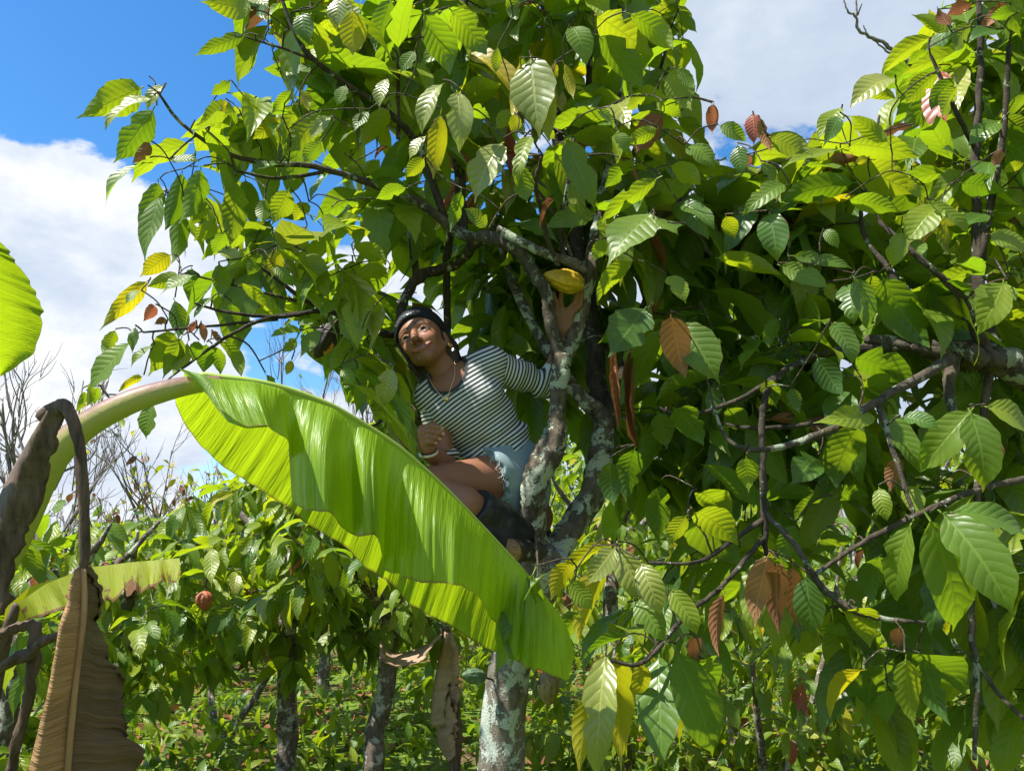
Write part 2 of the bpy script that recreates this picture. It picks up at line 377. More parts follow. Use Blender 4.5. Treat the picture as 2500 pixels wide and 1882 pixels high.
class Skeleton:
    def __init__(s): s.p = np.zeros((0, 3)); s.r = np.zeros(0); s.tw = []
    def addpath(s, path, step=0.03):
        c = catmull(path, 6); s.p = np.vstack([s.p, c[:, :3]]); s.r = np.r_[s.r, c[:, 3]]
    def attach(s, q, r0=0.0022, seed=0, droop=0.0):
        """grow a twig from the nearest wood to q; returns its end direction"""
        d = np.linalg.norm(s.p - q, axis=1) + 0.25 * np.maximum(0, s.p[:, 2] - q[2])
        i = int(np.argmin(d)); a = s.p[i]; L = np.linalg.norm(q - a)
        if L < 0.012: return nrm(q - a + np.array([0, 0, 0.01]))
        rg = np.random.default_rng(seed); m = (a + q) / 2 + rg.normal(0, 0.07, 3) * L + np.array([0, 0, 0.10 * L - droop])
        ra = min(s.r[i] * 0.8, r0 + 0.008 * L)
        path = np.array([[*a, ra], [*m, (ra + r0) / 2], [*q, r0]]); s.tw.append((path, seed))
        c = catmull(path, 5); s.p = np.vstack([s.p, c[1:, :3]]); s.r = np.r_[s.r, c[1:, 3]]
        return nrm(c[-1, :3] - c[-2, :3])
    def twigs(s, parent, m=None, sides=5):
        if not s.tw: return
        v, f = join([tube(p, 6, 4, 0.25, 0, sd, False) for p, sd in s.tw])
        add('twigs', mesh_from('twigs', v, f), m or TWIG, parent, kind='stuff')
UP = np.array([0, 0, 1.0]); TOCAM = -RC[:, 2] * -1.0      # camera +z axis: towards the viewer
TOCAM = RC[:, 2]; RIGHT = RC[:, 0]

for u_, v_, d_, r_ in ((985, 800, 2.30, .028), (1022, 822, 2.28, .020), (1046, 862, 2.30, .020), (1118, 900, 2.38, .016), (1126, 945, 2.36, .016), (1124, 985, 2.35, .016),
                      (1345, 1100, 2.28, .02), (1300, 1180, 2.28, .03), (1352, 1000, 2.30, .02), (1345, 760, 2.38, .02), (1222, 1800, 2.28, .04), (1235, 1700, 2.28, .05)): SUNGAPS.append((P(u_, v_, d_), r_))
# ---------------------------------------------------------------- ground
def ground_material():
    m, n = mat('ground_litter'); g = N(n, 'ShaderNodeNewGeometry').outputs['Position']
    a = noise(n, g, 1.3, 6, 0.6); b = noise(n, g, 22, 5, 0.7)
    lit = ramp(n, b.outputs[0], [(0.3, (0.05, 0.036, 0.02)), (0.5, (0.12, 0.085, 0.045)), (0.7, (0.24, 0.17, 0.10))])
    gr = ramp(n, b.outputs[0], [(0.3, (0.06, 0.11, 0.014)), (0.7, (0.17, 0.25, 0.035))])
    col = mixc(n, maprange(n, a.outputs[0], 0.36, 0.50), lit, gr)
    finish(n, principled(n, col, 0.95, 0.1, bump(n, b.outputs[0], 0.8, 0.05)).outputs[0]); return m
nx = 90
xs = np.sign(np.linspace(-1, 1, nx)) * np.abs(np.linspace(-1, 1, nx)) ** 3 * 900
gx, gy = np.meshgrid(xs, xs + 5, indexing='ij')
def gz(x, y):
    r = np.hypot(x, y - 4)
    return 0.05 * np.sin(x * 0.9 + 1) * np.cos(y * 0.7) * np.exp(-(r / 40) ** 2) + 0.02 * np.maximum(0, np.minimum(y, 60) - 4)
gv = np.stack([gx, gy, gz(gx, gy)], -1).reshape(-1, 3)
i, j = np.meshgrid(np.arange(nx - 1), np.arange(nx - 1), indexing='ij'); q = (i * nx + j).ravel()
add('ground', mesh_from('ground', gv, np.stack([q, q + nx, q + nx + 1, q + 1], -1)), ground_material(), kind='structure')

# ---------------------------------------------------------------- picture regions (view pixels, 2212 wide) used to keep gaps in the crowns open
def inpoly(pt, poly):
    x, y = pt; c = False; n = len(poly); j = n - 1
    for i in range(n):
        xi, yi = poly[i]; xj, yj = poly[j]
        if (yi > y) != (yj > y) and x < (xj - xi) * (y - yi) / (yj - yi) + xi: c = not c
        j = i
    return c
SKYL = [(-900, -900), (440, -900), (425, 40), (395, 100), (390, 180), (500, 205), (600, 130), (650, 200), (600, 250), (560, 190), (470, 240), (400, 270), (330, 172), (240, 185), (160, 260), (185, 300), (235, 330),
        (222, 455), (285, 470), (300, 515), (360, 505), (400, 560), (300, 565), (210, 660), (215, 705), (320, 665), (345, 700), (240, 745), (185, 810), (160, 880), (280, 880), (290, 945), (340, 945), (350, 840), (400, 800), (530, 810), (535, 720), (600, 715),
        (630, 740), (650, 800), (720, 860), (790, 920), (840, 930), (880, 970), (400, 1000), (200, 1050), (-900, 1080)]
SKYR = [(1490, -900), (1505, 80), (1490, 130), (1505, 190), (1495, 235), (1560, 300), (1640, 250), (1700, 320), (1745, 335), (1745, 280), (1800, 235), (1860, 175), (1935, 185), (1905, 150), (1990, 60), (1945, 20), (1960, -900)]
PERS = [(795, 640), (930, 630), (1000, 740), (1110, 735), (1170, 800), (1150, 560), (1080, 490), (1240, 545), (1310, 560), (1300, 850), (1345, 900), (1345, 1080), (1230, 1250), (1180, 1300), (1100, 1220), (900, 980), (860, 820), (800, 735)]
BGGAP = [(1270, 1380), (1230, 1665), (1750, 1665), (1800, 1450), (1560, 1380)]
def visible_ok(p3, fill=True):
    q = proj(p3); u, v, d = q[0] * 2212 / 2500, q[1] * 2212 / 2500, q[2]
    if d < 0.3: return True
    if inpoly((u, v), SKYL) or inpoly((u, v), SKYR): return False
    if d < 2.85 and inpoly((u, v), PERS): return False
    return True
def cluster(fo, sk, q, nl, Lr, kinds, probs, grav=0.9, seed=0, spread=0.13, check=True, facecam=0.25):
    rg = np.random.default_rng(seed)
    if check and not visible_ok(q): return
    near = sk.p[int(np.argmin(np.linalg.norm(sk.p - q, axis=1)))]; t = nrm(q - near + np.array([0, 0, .02]))
    if check and not (visible_ok(near * .35 + q * .65) or q[2] < 3.2): return
    n0 = len(fo.items)
    th = rg.uniform(0, 6.28); ax = nrm(np.cross(t, UP) + 1e-3); bx = np.cross(t, ax)
    for k in range(nl):
        th += 2.4 + rg.normal(0, 0.3); rad = math.cos(th) * ax + math.sin(th) * bx
        base = q - t * spread * (k / max(nl - 1, 1)) * rg.uniform(0.6, 1.1)
        a = nrm(0.45 * t + 0.85 * rad + np.array([0, 0, -grav * rg.uniform(0.4, 1.5)]) + rg.normal(0, 0.15, 3))
        n = nrm(UP + 0.5 * t * rg.uniform(0, 1) + facecam * TOCAM * rg.normal(0.2, 1) + rg.normal(0, 0.35, 3))
        L = rg.uniform(*Lr)
        base2 = base + a * 0.09 * L
        if check and not (visible_ok(base2 + a * L) and visible_ok(base2 + a * L * 0.55) and visible_ok(base2)): continue
        fo.leaf(base2, a, n, L, str(rg.choice(kinds, p=probs)))
    if len(fo.items) > n0: sk.attach(q, 0.0024, seed)

# ---------------------------------------------------------------- hero leaves read off the photograph: base, tip, width, kind, side shown
CR = {'7': (150, 0, 2.379), '6': (150, 600, 2.602), '8': (900, 0, 2.22), '9': (1600, 0, 2.081), '0': (1400, 650, 2.011), '1': (1300, 1250, 1.843), '5': (400, 880, 2.0305)}
HERO = {
'7': """460 515 85 690 150 yU;520 575 255 760 130 pT;480 600 170 770 60 gU;600 500 500 640 90 pT;520 450 655 520 45 yU;530 640 300 950 170 gU;755 715 495 850 130 gT;510 830 410 950 70 bU;500 945 255 1210 140 gT;640 950 560 1190 130 dT;
640 930 810 940 80 gT;560 1060 440 1370 140 dU;700 1010 600 1340 120 dU;810 990 680 1300 150 gU;1010 1060 980 1430 150 gU;1070 1050 1120 1330 110 dU;1010 650 780 730 130 yU;1080 660 950 820 90 dT;1270 690 1110 810 90 YU;1500 660 1290 890 170 yU;
1560 680 1440 820 100 pT;850 770 990 960 110 yU;1300 960 1070 1040 100 dT;1210 310 975 620 165 dU;1090 230 690 470 120 yU;1060 205 765 330 80 dU;1050 150 715 245 75 yU;1100 60 800 10 120 yU;1200 50 1090 180 150 dT;1400 80 1430 280 130 dT;
1100 -20 1210 50 90 pT;1620 -20 1600 190 180 pT;1690 60 1690 330 170 YU;1500 20 1480 120 90 YU;1330 530 1215 670 65 yU;1390 530 1440 650 80 YU;980 480 865 560 65 yU;950 580 920 670 45 YU;1210 180 1300 240 75 dU;1310 180 1220 300 110 yU;
1540 340 1450 440 90 dU;1590 350 1560 500 95 dU;1650 500 1600 620 120 gT;1780 650 1690 780 80 gT;1900 640 1740 860 120 yU;1780 900 1540 1010 130 yU;1700 760 1610 850 110 gT;1890 860 1820 930 80 bT;900 1300 770 1400 120 yU;1030 1500 900 1450 100 pT;
1180 1150 1160 1290 120 gU;1320 1110 1220 1310 130 yU;1430 1180 1350 1290 100 yU;1210 1290 1070 1480 160 dU;1560 1220 1470 1450 115 dU;1620 1190 1630 1510 130 dU;1420 1320 1350 1480 110 yU;1880 1180 1900 1500 170 dU;1820 1060 2020 1130 110 dU;1700 1430 1890 1520 110 yU;
1890 1560 1680 1640 100 yU;700 1150 560 1180 90 gT;830 1160 760 1290 90 yU;950 1350 880 1480 100 gU;1150 1480 1080 1600 110 gU;1250 1450 1220 1620 100 YU;1740 1330 1720 1430 90 gT;1500 830 1400 950 120 gU;1640 900 1560 1000 100 dT;1150 860 1080 960 70 yU""",
'6': """690 60 495 200 120 YU;740 190 540 260 100 yU;540 230 240 540 115 YU;500 290 410 380 75 gT;835 190 620 320 120 gT;590 380 520 480 60 rU;670 470 590 500 55 bU;850 480 800 560 42 rU;890 490 910 620 48 rU;960 540 1000 610 45 bU;
430 620 180 930 190 gT;340 540 260 700 90 yU;580 640 440 790 80 gT;720 560 550 830 130 yU;760 590 640 850 110 gU;800 620 700 830 95 yU;870 610 830 740 75 gU;920 630 900 820 110 dU;960 640 1010 820 90 gU;1000 610 1140 840 130 yU;
720 350 740 600 140 dU;830 150 820 390 130 dU;960 330 840 460 55 dT;1080 370 1070 550 150 gU;1120 240 1330 420 110 yU;1560 60 1700 340 140 yT;2050 110 1820 210 95 yU;2070 170 1890 350 100 yU;1460 730 1430 820 60 YU;510 830 360 930 55 YU;
150 930 90 1060 52 yU;180 880 160 1020 60 yU;580 1000 540 1230 160 gT;400 1020 410 1100 62 YU;1520 540 1330 580 85 gT;1490 590 1410 680 80 yU;1620 480 1500 510 70 gT;1650 540 1510 720 110 gT;1880 580 1700 800 120 gU;1960 600 2000 840 130 dU;
2100 780 2040 1030 140 pT;2050 330 1930 440 95 yU;470 520 450 690 60 dT;1350 130 1480 270 80 gT;1200 100 1090 230 100 gU;1000 120 1010 330 120 gU;1780 350 1640 460 90 gT;1900 480 1830 560 90 yU;1700 200 1600 280 80 yU;1880 640 1850 700 80 gT;230 900 210 1010 60 gU;290 950 240 990 60 pT;1300 820 1360 960 70 gU;1780 780 1870 900 80 gT""",
'8': """880 320 930 760 225 pT;820 340 780 640 65 YU;980 470 980 770 115 pT;790 620 800 740 75 YU;1010 340 990 450 55 YU;1060 350 1110 540 55 YU;395 460 290 730 120 pT;480 500 490 830 130 pT;390 620 350 980 115 YU;310 740 220 870 90 pT;
300 860 200 960 85 yU;720 780 575 1105 185 pT;880 740 800 1020 85 yT;820 900 860 1100 120 gU;1070 760 1230 1150 155 gT;1010 830 1180 1190 110 yU;1560 970 1250 1220 115 yU;1530 1160 1290 1450 220 gT;1420 1420 1240 1640 120 yU;1700 1220 1530 1260 85 dT;
1620 1500 1720 1650 190 yT;1240 90 1540 300 175 yU;1420 80 1650 270 130 yU;1250 200 1490 480 170 dU;1640 380 1750 600 170 yU;1500 520 1400 590 85 yU;1590 620 1450 830 110 bU;1860 570 1860 720 62 rU;1720 800 1860 920 110 gT;300 80 440 410 200 gU;
450 60 640 300 165 gU;380 0 600 190 160 dU;120 0 40 280 130 dU;780 600 690 700 110 yU;220 1000 100 1390 150 dU;0 960 220 950 95 dU;500 1040 440 1260 75 gU;200 1020 40 1080 85 gU;1000 1080 930 1250 48 bT;640 1230 520 1130 110 dT;
560 590 660 640 90 yU;1240 600 1330 700 110 gT;1350 720 1400 840 110 gT;1280 1300 1220 1420 90 yU;1690 60 1780 180 60 dU;1680 370 1770 480 70 gU;760 -20 800 110 100 gU;700 260 690 400 60 yU;960 700 1010 760 90 yU;1100 150 1180 360 160 gT;
1600 560 1700 640 110 yU;1560 700 1400 780 90 yU;1420 880 1280 1020 100 gU;1640 900 1800 1000 110 yU;1330 1050 1200 1130 110 dU;100 430 60 600 90 pT;250 280 170 400 100 gT""",
'9': """295 530 290 680 62 rU;495 580 500 740 82 rT;530 600 590 770 55 bU;330 640 460 720 85 gT;420 740 440 890 105 dT;170 740 300 860 105 gT;590 700 800 800 110 pU;1490 160 1300 75 70 yU;1400 190 1150 390 115 yU;1380 260 1280 330 70 yU;
1200 400 990 550 135 pT;1220 500 1010 490 75 yU;940 550 820 720 95 yT;930 590 850 750 55 dT;1430 370 1270 530 160 yU;1180 720 990 590 85 yU;960 760 640 860 75 yT;990 740 1350 800 115 yU;1010 850 1360 1000 155 yU;1000 930 620 1030 165 dU;
990 1010 1260 1080 95 yU;580 1090 620 1330 235 dT;1440 1050 1270 1250 195 yT;1250 1180 1200 1370 105 yT;1400 1030 1600 1200 95 yT;1500 130 1430 30 95 bU;1600 20 1480 80 80 rU;1790 30 1660 170 150 bT;1700 1190 1900 1290 165 yT;1780 1440 1620 1660 130 yT;
1750 620 1590 740 140 dT;1760 600 1910 700 140 dU;660 940 440 1100 110 gT;130 1040 300 1170 95 dT;0 1120 120 1200 95 gT;360 1100 410 1220 80 yU;320 1310 640 1400 95 yU;640 1350 890 1470 115 gT;700 1300 1010 1370 80 gT;860 1170 930 1260 110 gT;
1000 1440 1010 1650 165 dT;1100 1400 1150 1560 90 yU;1160 1390 1250 1640 175 dU;1290 1330 1530 1600 160 dU;880 1440 910 1540 80 pU;1300 640 1120 720 60 bU;1080 800 1020 830 50 YU;1520 400 1400 560 150 dU;1600 120 1520 260 120 dU;1750 160 1590 220 110 dT;1840 60 1700 90 100 gU;
1560 820 1450 760 100 dT;1870 830 1760 880 90 yU;1530 440 1460 600 120 yU;1300 900 1350 1010 60 yU;1560 930 1790 980 120 dU;1880 480 1800 600 110 dU;1760 760 1720 850 60 bU;540 830 600 950 100 gT;470 790 480 850 40 rU;1680 1090 1560 1160 130 dT""",
'0': """480 250 550 550 145 bU;210 400 220 810 80 bT;280 420 320 890 95 bT;440 310 210 720 110 gU;380 200 240 450 85 gU;540 280 720 580 185 gT;350 210 170 450 180 dT;690 590 700 740 110 dU;1270 280 1370 480 160 dT;1380 60 1440 330 145 dT;
1480 740 1175 770 105 yT;1530 730 1700 1010 130 gT;1950 710 1700 1010 175 gT;1950 720 2010 1110 195 gT;2030 690 2230 830 170 yT;1500 1090 1540 1250 90 yT;1640 1080 1690 1240 115 yT;1600 940 1560 1110 80 bU;930 1140 1220 1130 95 dU;1240 1130 1080 1260 100 dU;
1190 940 1070 1070 100 dT;1400 790 1290 1090 220 dU;920 1170 620 970 140 dU;600 1210 810 1370 165 yU;620 1110 780 1250 120 yU;560 1240 460 1340 105 yU;430 1080 420 1360 115 dU;1520 60 1750 400 200 dU;1390 450 1690 580 150 dU;1200 450 1330 640 165 dU;
950 560 1000 700 150 dU;1760 60 1880 250 140 dU;2110 80 1980 340 140 yT;1000 260 960 400 150 dU;760 700 860 820 120 dU;850 940 860 1110 100 yU;1100 450 1060 560 160 dU;300 900 260 1160 130 dU;180 960 200 1180 120 dU;1070 600 1110 720 150 dU;1430 560 1610 700 150 dU;
500 700 640 880 150 dU;420 720 460 900 120 gU;1620 740 1800 800 110 dT;1290 1130 1450 1130 100 dU;330 300 120 380 120 dU""",
'1': """1700 60 1640 400 130 gT;1790 40 1890 540 230 gT;1850 10 2170 480 260 gT;1890 0 2230 130 130 dT;1060 200 1000 520 130 bU;1100 240 1110 550 100 bU;1170 250 1200 530 80 bU;1230 290 1260 570 130 dT;360 150 110 320 90 YU;370 160 240 330 110 pT;
390 170 500 400 140 pT;490 230 580 460 130 pT;170 310 270 440 112 yT;620 350 740 550 115 yT;480 390 600 580 140 gT;340 230 210 590 130 YU;860 370 840 650 72 bU;330 640 290 1200 165 pT;380 650 400 1165 150 YU;260 800 210 1180 75 YU;
570 650 590 1170 205 dT;650 630 810 1100 195 dT;1750 640 1950 830 150 dU;1760 660 1880 960 130 dU;1680 660 1720 970 120 yU;1600 680 1540 1000 120 dU;1480 710 1340 930 110 YU;1600 800 1600 960 100 dU;730 560 740 680 60 bU;690 20 610 160 120 yU;
720 30 960 250 150 dU;1440 120 1250 200 110 dU;1560 200 1540 420 120 dU;1460 430 1520 610 110 yU;770 660 830 820 120 gU;500 690 480 900 80 YU;1900 640 2100 720 110 dU;1300 520 1420 560 90 dU;1180 60 1130 240 130 dU;1650 520 1650 620 60 bU;1330 80 1350 200 110 dU;430 560 220 680 70 dU""",
'5': """1870 1070 1690 1430 135 gT;1860 1090 1720 1530 185 gU;1830 1060 1640 1560 70 gT;1850 1110 1790 1500 100 dU;2010 1000 1920 1190 100 YU;2060 1250 1940 1480 130 dU"""}
main_tree = thing('cacao_tree', P(1180, 2700, 2.3), 'lichen-covered cacao tree with forked trunk that the person crouches in', 'tree', 'cacao trees')
main_tree.location = (-0.06, 2.55, 0.0)
right_tree = thing('cacao_tree', (2.25, 2.6, 0), 'shaded cacao tree reaching in from the right edge on a gnarled limb', 'tree', 'cacao trees')
MF, RF = Foliage(), Foliage(); MS, RS = Skeleton(), Skeleton()
def vp(*rows): return np.array([[*V(u, v, d), r] for u, v, d, r in rows])
def wood(tree, sk, name, path, m=BARK, sides=12, sub=8, wob=0.10, knob=0.10, seed=0, **props):
    v, f = tube(path, sides, sub, wob, knob, seed); sk.addpath(path)
    return add(name, mesh_from(name, v, f), m, tree, **props)
# --- main tree wood
b0 = V(1081, 1665, 2.35)
trunk = np.vstack([[[b0[0] - 0.10, b0[1] + 0.02, -0.15, 0.10]], [[b0[0] - 0.07, b0[1] + 0.01, 0.15, 0.082]], [[b0[0] - 0.03, b0[1], 0.5, 0.074]],
                   vp((1081, 1665, 2.35, 0.070), (1098, 1450, 2.37, 0.062), (1135, 1330, 2.38, 0.060), (1165, 1225, 2.38, 0.070), (1178, 1180, 2.39, 0.055))])
wood(main_tree, MS, 'trunk', trunk, BARK_PALE, 20, 10, 0.05, 0.10, 1)
wood(main_tree, MS, 'branch', vp((1166, 1250, 2.38, 0.048), (1154, 1140, 2.35, 0.038), (1154, 1050, 2.33, 0.039), (1184, 975, 2.33, 0.040), (1204, 905, 2.35, 0.030), (1208, 830, 2.37, 0.026), (1214, 768, 2.40, 0.029)), BARK, 18, 10, 0.06, 0.16, 2)
wood(main_tree, MS, 'branch', vp((1180, 1225, 2.40, 0.047), (1245, 1125, 2.44, 0.042), (1288, 1025, 2.48, 0.038), (1305, 940, 2.50, 0.034), (1290, 890, 2.52, 0.032), (1240, 840, 2.56, 0.022), (1150, 700, 2.75, 0.018), (1090, 560, 2.95, 0.014), (1060, 420, 3.1, 0.01)), BARK, 16, 10, 0.06, 0.16, 3)
wood(main_tree, MS, 'branch', vp((1213, 785, 2.40, 0.025), (1192, 705, 2.40, 0.021), (1180, 640, 2.40, 0.020), (1145, 575, 2.42, 0.020), (1080, 520, 2.45, 0.021), (1000, 508, 2.50, 0.018), (930, 455, 2.50, 0.015), (850, 415, 2.45, 0.012), (700, 365, 2.35, 0.009), (560, 350, 2.25, 0.0075), (470, 322, 2.2, 0.006), (385, 260, 2.15, 0.0048), (345, 205, 2.1, 0.003)), BARK_MID, 14, 8, 0.08, 0.14, 4)
wood(main_tree, MS, 'branch', vp((1217, 780, 2.42, 0.026), (1243, 718, 2.46, 0.023), (1264, 640, 2.50, 0.021), (1282, 560, 2.55, 0.020), (1290, 480, 2.60, 0.019), (1320, 330, 2.7, 0.016), (1340, 150, 2.85, 0.012), (1350, -60, 3.0, 0.009)), BARK, 14, 8, 0.08, 0.14, 5)
wood(main_tree, MS, 'branch', vp((1075, 494, 2.40, 0.012), (1160, 540, 2.36, 0.014), (1235, 567, 2.34, 0.015), (1266, 584, 2.33, 0.012)), BARK, 12, 8, 0.10, 0.18, 6)
MORE = [
 (vp((1205, 573, 2.35, 0.008), (1180, 505, 2.3, 0.0075), (1165, 440, 2.2, 0.007), (1157, 395, 2.12, 0.006), (1172, 335, 2.05, 0.004)), TWIG),
 (vp((1223, 568, 2.36, 0.008), (1212, 510, 2.36, 0.0075), (1228, 390, 2.3, 0.006), (1240, 300, 2.3, 0.004)), BARK_DARK),
 (vp((1240, 575, 2.36, 0.007), (1215, 500, 2.36, 0.006), (1165, 415, 2.3, 0.005), (1110, 350, 2.2, 0.004)), TWIG),
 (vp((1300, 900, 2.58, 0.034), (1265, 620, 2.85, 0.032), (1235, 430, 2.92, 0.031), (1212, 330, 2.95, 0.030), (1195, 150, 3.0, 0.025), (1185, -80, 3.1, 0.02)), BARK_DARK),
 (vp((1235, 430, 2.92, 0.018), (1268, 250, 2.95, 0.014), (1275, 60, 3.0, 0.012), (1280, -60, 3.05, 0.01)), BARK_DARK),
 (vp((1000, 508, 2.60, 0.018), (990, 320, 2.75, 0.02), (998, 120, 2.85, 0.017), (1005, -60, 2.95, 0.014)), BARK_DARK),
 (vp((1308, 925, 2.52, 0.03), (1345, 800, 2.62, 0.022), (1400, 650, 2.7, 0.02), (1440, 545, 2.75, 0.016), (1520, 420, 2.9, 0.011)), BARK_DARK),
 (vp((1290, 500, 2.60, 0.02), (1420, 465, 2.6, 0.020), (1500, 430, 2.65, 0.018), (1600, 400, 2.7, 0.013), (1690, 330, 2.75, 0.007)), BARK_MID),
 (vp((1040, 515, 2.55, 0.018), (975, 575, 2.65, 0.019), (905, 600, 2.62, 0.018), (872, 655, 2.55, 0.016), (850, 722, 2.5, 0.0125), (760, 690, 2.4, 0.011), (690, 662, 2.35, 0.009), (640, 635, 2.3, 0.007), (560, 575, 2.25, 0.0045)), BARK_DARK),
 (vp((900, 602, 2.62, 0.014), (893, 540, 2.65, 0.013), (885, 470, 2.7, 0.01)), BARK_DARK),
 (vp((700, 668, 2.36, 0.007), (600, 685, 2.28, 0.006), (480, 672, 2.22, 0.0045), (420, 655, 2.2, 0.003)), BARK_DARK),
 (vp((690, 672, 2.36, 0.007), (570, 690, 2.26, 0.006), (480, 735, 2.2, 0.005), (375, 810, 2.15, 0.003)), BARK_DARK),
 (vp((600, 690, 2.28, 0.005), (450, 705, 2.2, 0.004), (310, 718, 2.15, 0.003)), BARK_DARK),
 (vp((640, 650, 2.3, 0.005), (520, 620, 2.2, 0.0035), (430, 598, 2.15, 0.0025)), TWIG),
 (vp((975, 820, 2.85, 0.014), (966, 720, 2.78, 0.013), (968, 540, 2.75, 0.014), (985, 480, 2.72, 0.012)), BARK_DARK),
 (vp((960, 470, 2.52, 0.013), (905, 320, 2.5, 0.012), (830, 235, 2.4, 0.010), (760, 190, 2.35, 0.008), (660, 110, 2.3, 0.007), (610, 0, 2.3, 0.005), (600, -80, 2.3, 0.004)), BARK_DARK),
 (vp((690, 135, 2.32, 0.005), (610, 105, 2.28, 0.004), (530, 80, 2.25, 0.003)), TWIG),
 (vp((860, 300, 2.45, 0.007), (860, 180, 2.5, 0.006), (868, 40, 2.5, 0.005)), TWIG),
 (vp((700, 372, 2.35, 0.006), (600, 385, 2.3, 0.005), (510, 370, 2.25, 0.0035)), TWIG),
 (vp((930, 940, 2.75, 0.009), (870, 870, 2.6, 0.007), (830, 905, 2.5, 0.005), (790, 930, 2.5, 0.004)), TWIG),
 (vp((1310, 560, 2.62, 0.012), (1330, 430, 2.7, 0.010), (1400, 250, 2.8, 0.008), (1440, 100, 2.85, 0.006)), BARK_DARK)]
for k, (p, m) in enumerate(MORE): wood(main_tree, MS, 'branch', p, m, 10, 7, 0.12, 0.12, 20 + k)
# sawn branch stub her boot rests on
SAW_M, n_ = mat('sawn_wood'); g_ = N(n_, 'ShaderNodeNewGeometry').outputs['Position']
c_ = ramp(n_, noise(n_, g_, 45, 5, 0.6, 1.5).outputs[0], [(0.35, (0.14, 0.075, 0.03)), (0.6, (0.36, 0.23, 0.10)), (0.75, (0.45, 0.31, 0.15))])
finish(n_, principled(n_, c_, 0.8, 0.2).outputs[0])
st = vp((1165, 1190, 2.36, 0.036), (1135, 1186, 2.28, 0.034), (1104, 1188, 2.19, 0.034))
v, f = tube(st, 14, 4, 0, 0.08, 9); stub = add('branch_stub', mesh_from('branch_stub', v, f), BARK_DARK, main_tree)
a_ = st[-1, :3]; d_ = nrm(st[-1, :3] - st[-2, :3]); v, f = tube(np.array([[*(a_ - d_ * 0.004), 0.0335], [*(a_ + d_ * 0.018), 0.032]]), 14, 1, 0, 0.05, 10)
add('sawn_face', mesh_from('sawn_face', v, f, smooth=False), SAW_M, stub)
# --- right tree wood
RW = [
 (np.vstack([[[2.30, 2.75, -0.15, 0.13]], [[2.25, 2.6, 0.5, 0.105]], [[2.15, 2.45, 1.2, 0.09]], vp((2400, 900, 2.3, 0.075), (2212, 800, 2.25, 0.052), (2120, 775, 2.25, 0.045), (2040, 762, 2.25, 0.034), (1960, 745, 2.28, 0.02), (1870, 732, 2.3, 0.013))]), 'trunk', BARK_MID),
 (vp((2060, 775, 2.22, 0.022), (2048, 840, 2.15, 0.014), (2066, 910, 2.1, 0.010)), 'branch', BARK_MID),
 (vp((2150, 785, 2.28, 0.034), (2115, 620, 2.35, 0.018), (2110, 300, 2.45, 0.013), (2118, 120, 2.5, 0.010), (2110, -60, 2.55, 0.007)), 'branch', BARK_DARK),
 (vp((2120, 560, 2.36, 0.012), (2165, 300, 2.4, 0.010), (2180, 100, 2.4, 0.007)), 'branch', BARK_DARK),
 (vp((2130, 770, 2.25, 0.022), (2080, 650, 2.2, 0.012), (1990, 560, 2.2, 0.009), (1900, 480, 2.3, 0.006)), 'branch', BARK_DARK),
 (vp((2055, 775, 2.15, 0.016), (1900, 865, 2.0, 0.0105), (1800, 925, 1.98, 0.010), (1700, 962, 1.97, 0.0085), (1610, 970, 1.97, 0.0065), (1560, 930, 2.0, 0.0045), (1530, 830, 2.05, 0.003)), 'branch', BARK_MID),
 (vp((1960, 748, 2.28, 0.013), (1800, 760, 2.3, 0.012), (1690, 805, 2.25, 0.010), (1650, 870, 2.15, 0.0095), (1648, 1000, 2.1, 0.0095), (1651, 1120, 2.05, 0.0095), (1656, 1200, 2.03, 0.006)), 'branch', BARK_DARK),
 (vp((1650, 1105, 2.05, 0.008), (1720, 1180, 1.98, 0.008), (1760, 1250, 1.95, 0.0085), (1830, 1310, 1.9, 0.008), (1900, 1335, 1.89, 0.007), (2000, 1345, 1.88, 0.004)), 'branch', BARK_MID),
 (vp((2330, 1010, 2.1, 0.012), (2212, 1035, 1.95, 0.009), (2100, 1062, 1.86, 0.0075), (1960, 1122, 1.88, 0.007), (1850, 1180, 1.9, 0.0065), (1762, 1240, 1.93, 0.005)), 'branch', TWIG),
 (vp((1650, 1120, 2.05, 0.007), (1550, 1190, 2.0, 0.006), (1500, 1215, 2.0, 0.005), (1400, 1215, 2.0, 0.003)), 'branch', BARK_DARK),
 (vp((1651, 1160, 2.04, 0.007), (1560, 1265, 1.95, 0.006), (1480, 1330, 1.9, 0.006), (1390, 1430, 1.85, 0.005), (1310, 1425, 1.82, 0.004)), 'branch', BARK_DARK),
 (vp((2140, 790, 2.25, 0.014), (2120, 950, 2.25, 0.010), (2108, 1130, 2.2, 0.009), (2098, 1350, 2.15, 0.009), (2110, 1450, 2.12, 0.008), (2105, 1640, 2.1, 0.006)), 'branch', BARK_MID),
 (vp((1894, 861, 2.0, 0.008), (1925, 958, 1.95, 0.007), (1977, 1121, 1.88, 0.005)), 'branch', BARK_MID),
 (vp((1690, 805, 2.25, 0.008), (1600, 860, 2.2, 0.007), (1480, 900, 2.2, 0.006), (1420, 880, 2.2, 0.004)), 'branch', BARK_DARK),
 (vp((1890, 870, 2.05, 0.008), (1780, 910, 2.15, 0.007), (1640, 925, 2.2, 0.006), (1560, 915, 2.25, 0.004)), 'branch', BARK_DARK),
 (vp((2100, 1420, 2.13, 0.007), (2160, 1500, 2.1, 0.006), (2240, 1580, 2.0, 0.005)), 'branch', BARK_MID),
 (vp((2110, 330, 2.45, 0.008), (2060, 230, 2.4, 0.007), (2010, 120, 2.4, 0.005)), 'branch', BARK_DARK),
 (vp((1960, 748, 2.28, 0.010), (1930, 600, 2.4, 0.009), (1860, 480, 2.5, 0.007), (1900, 250, 2.5, 0.004)), 'branch', BARK_DARK)]
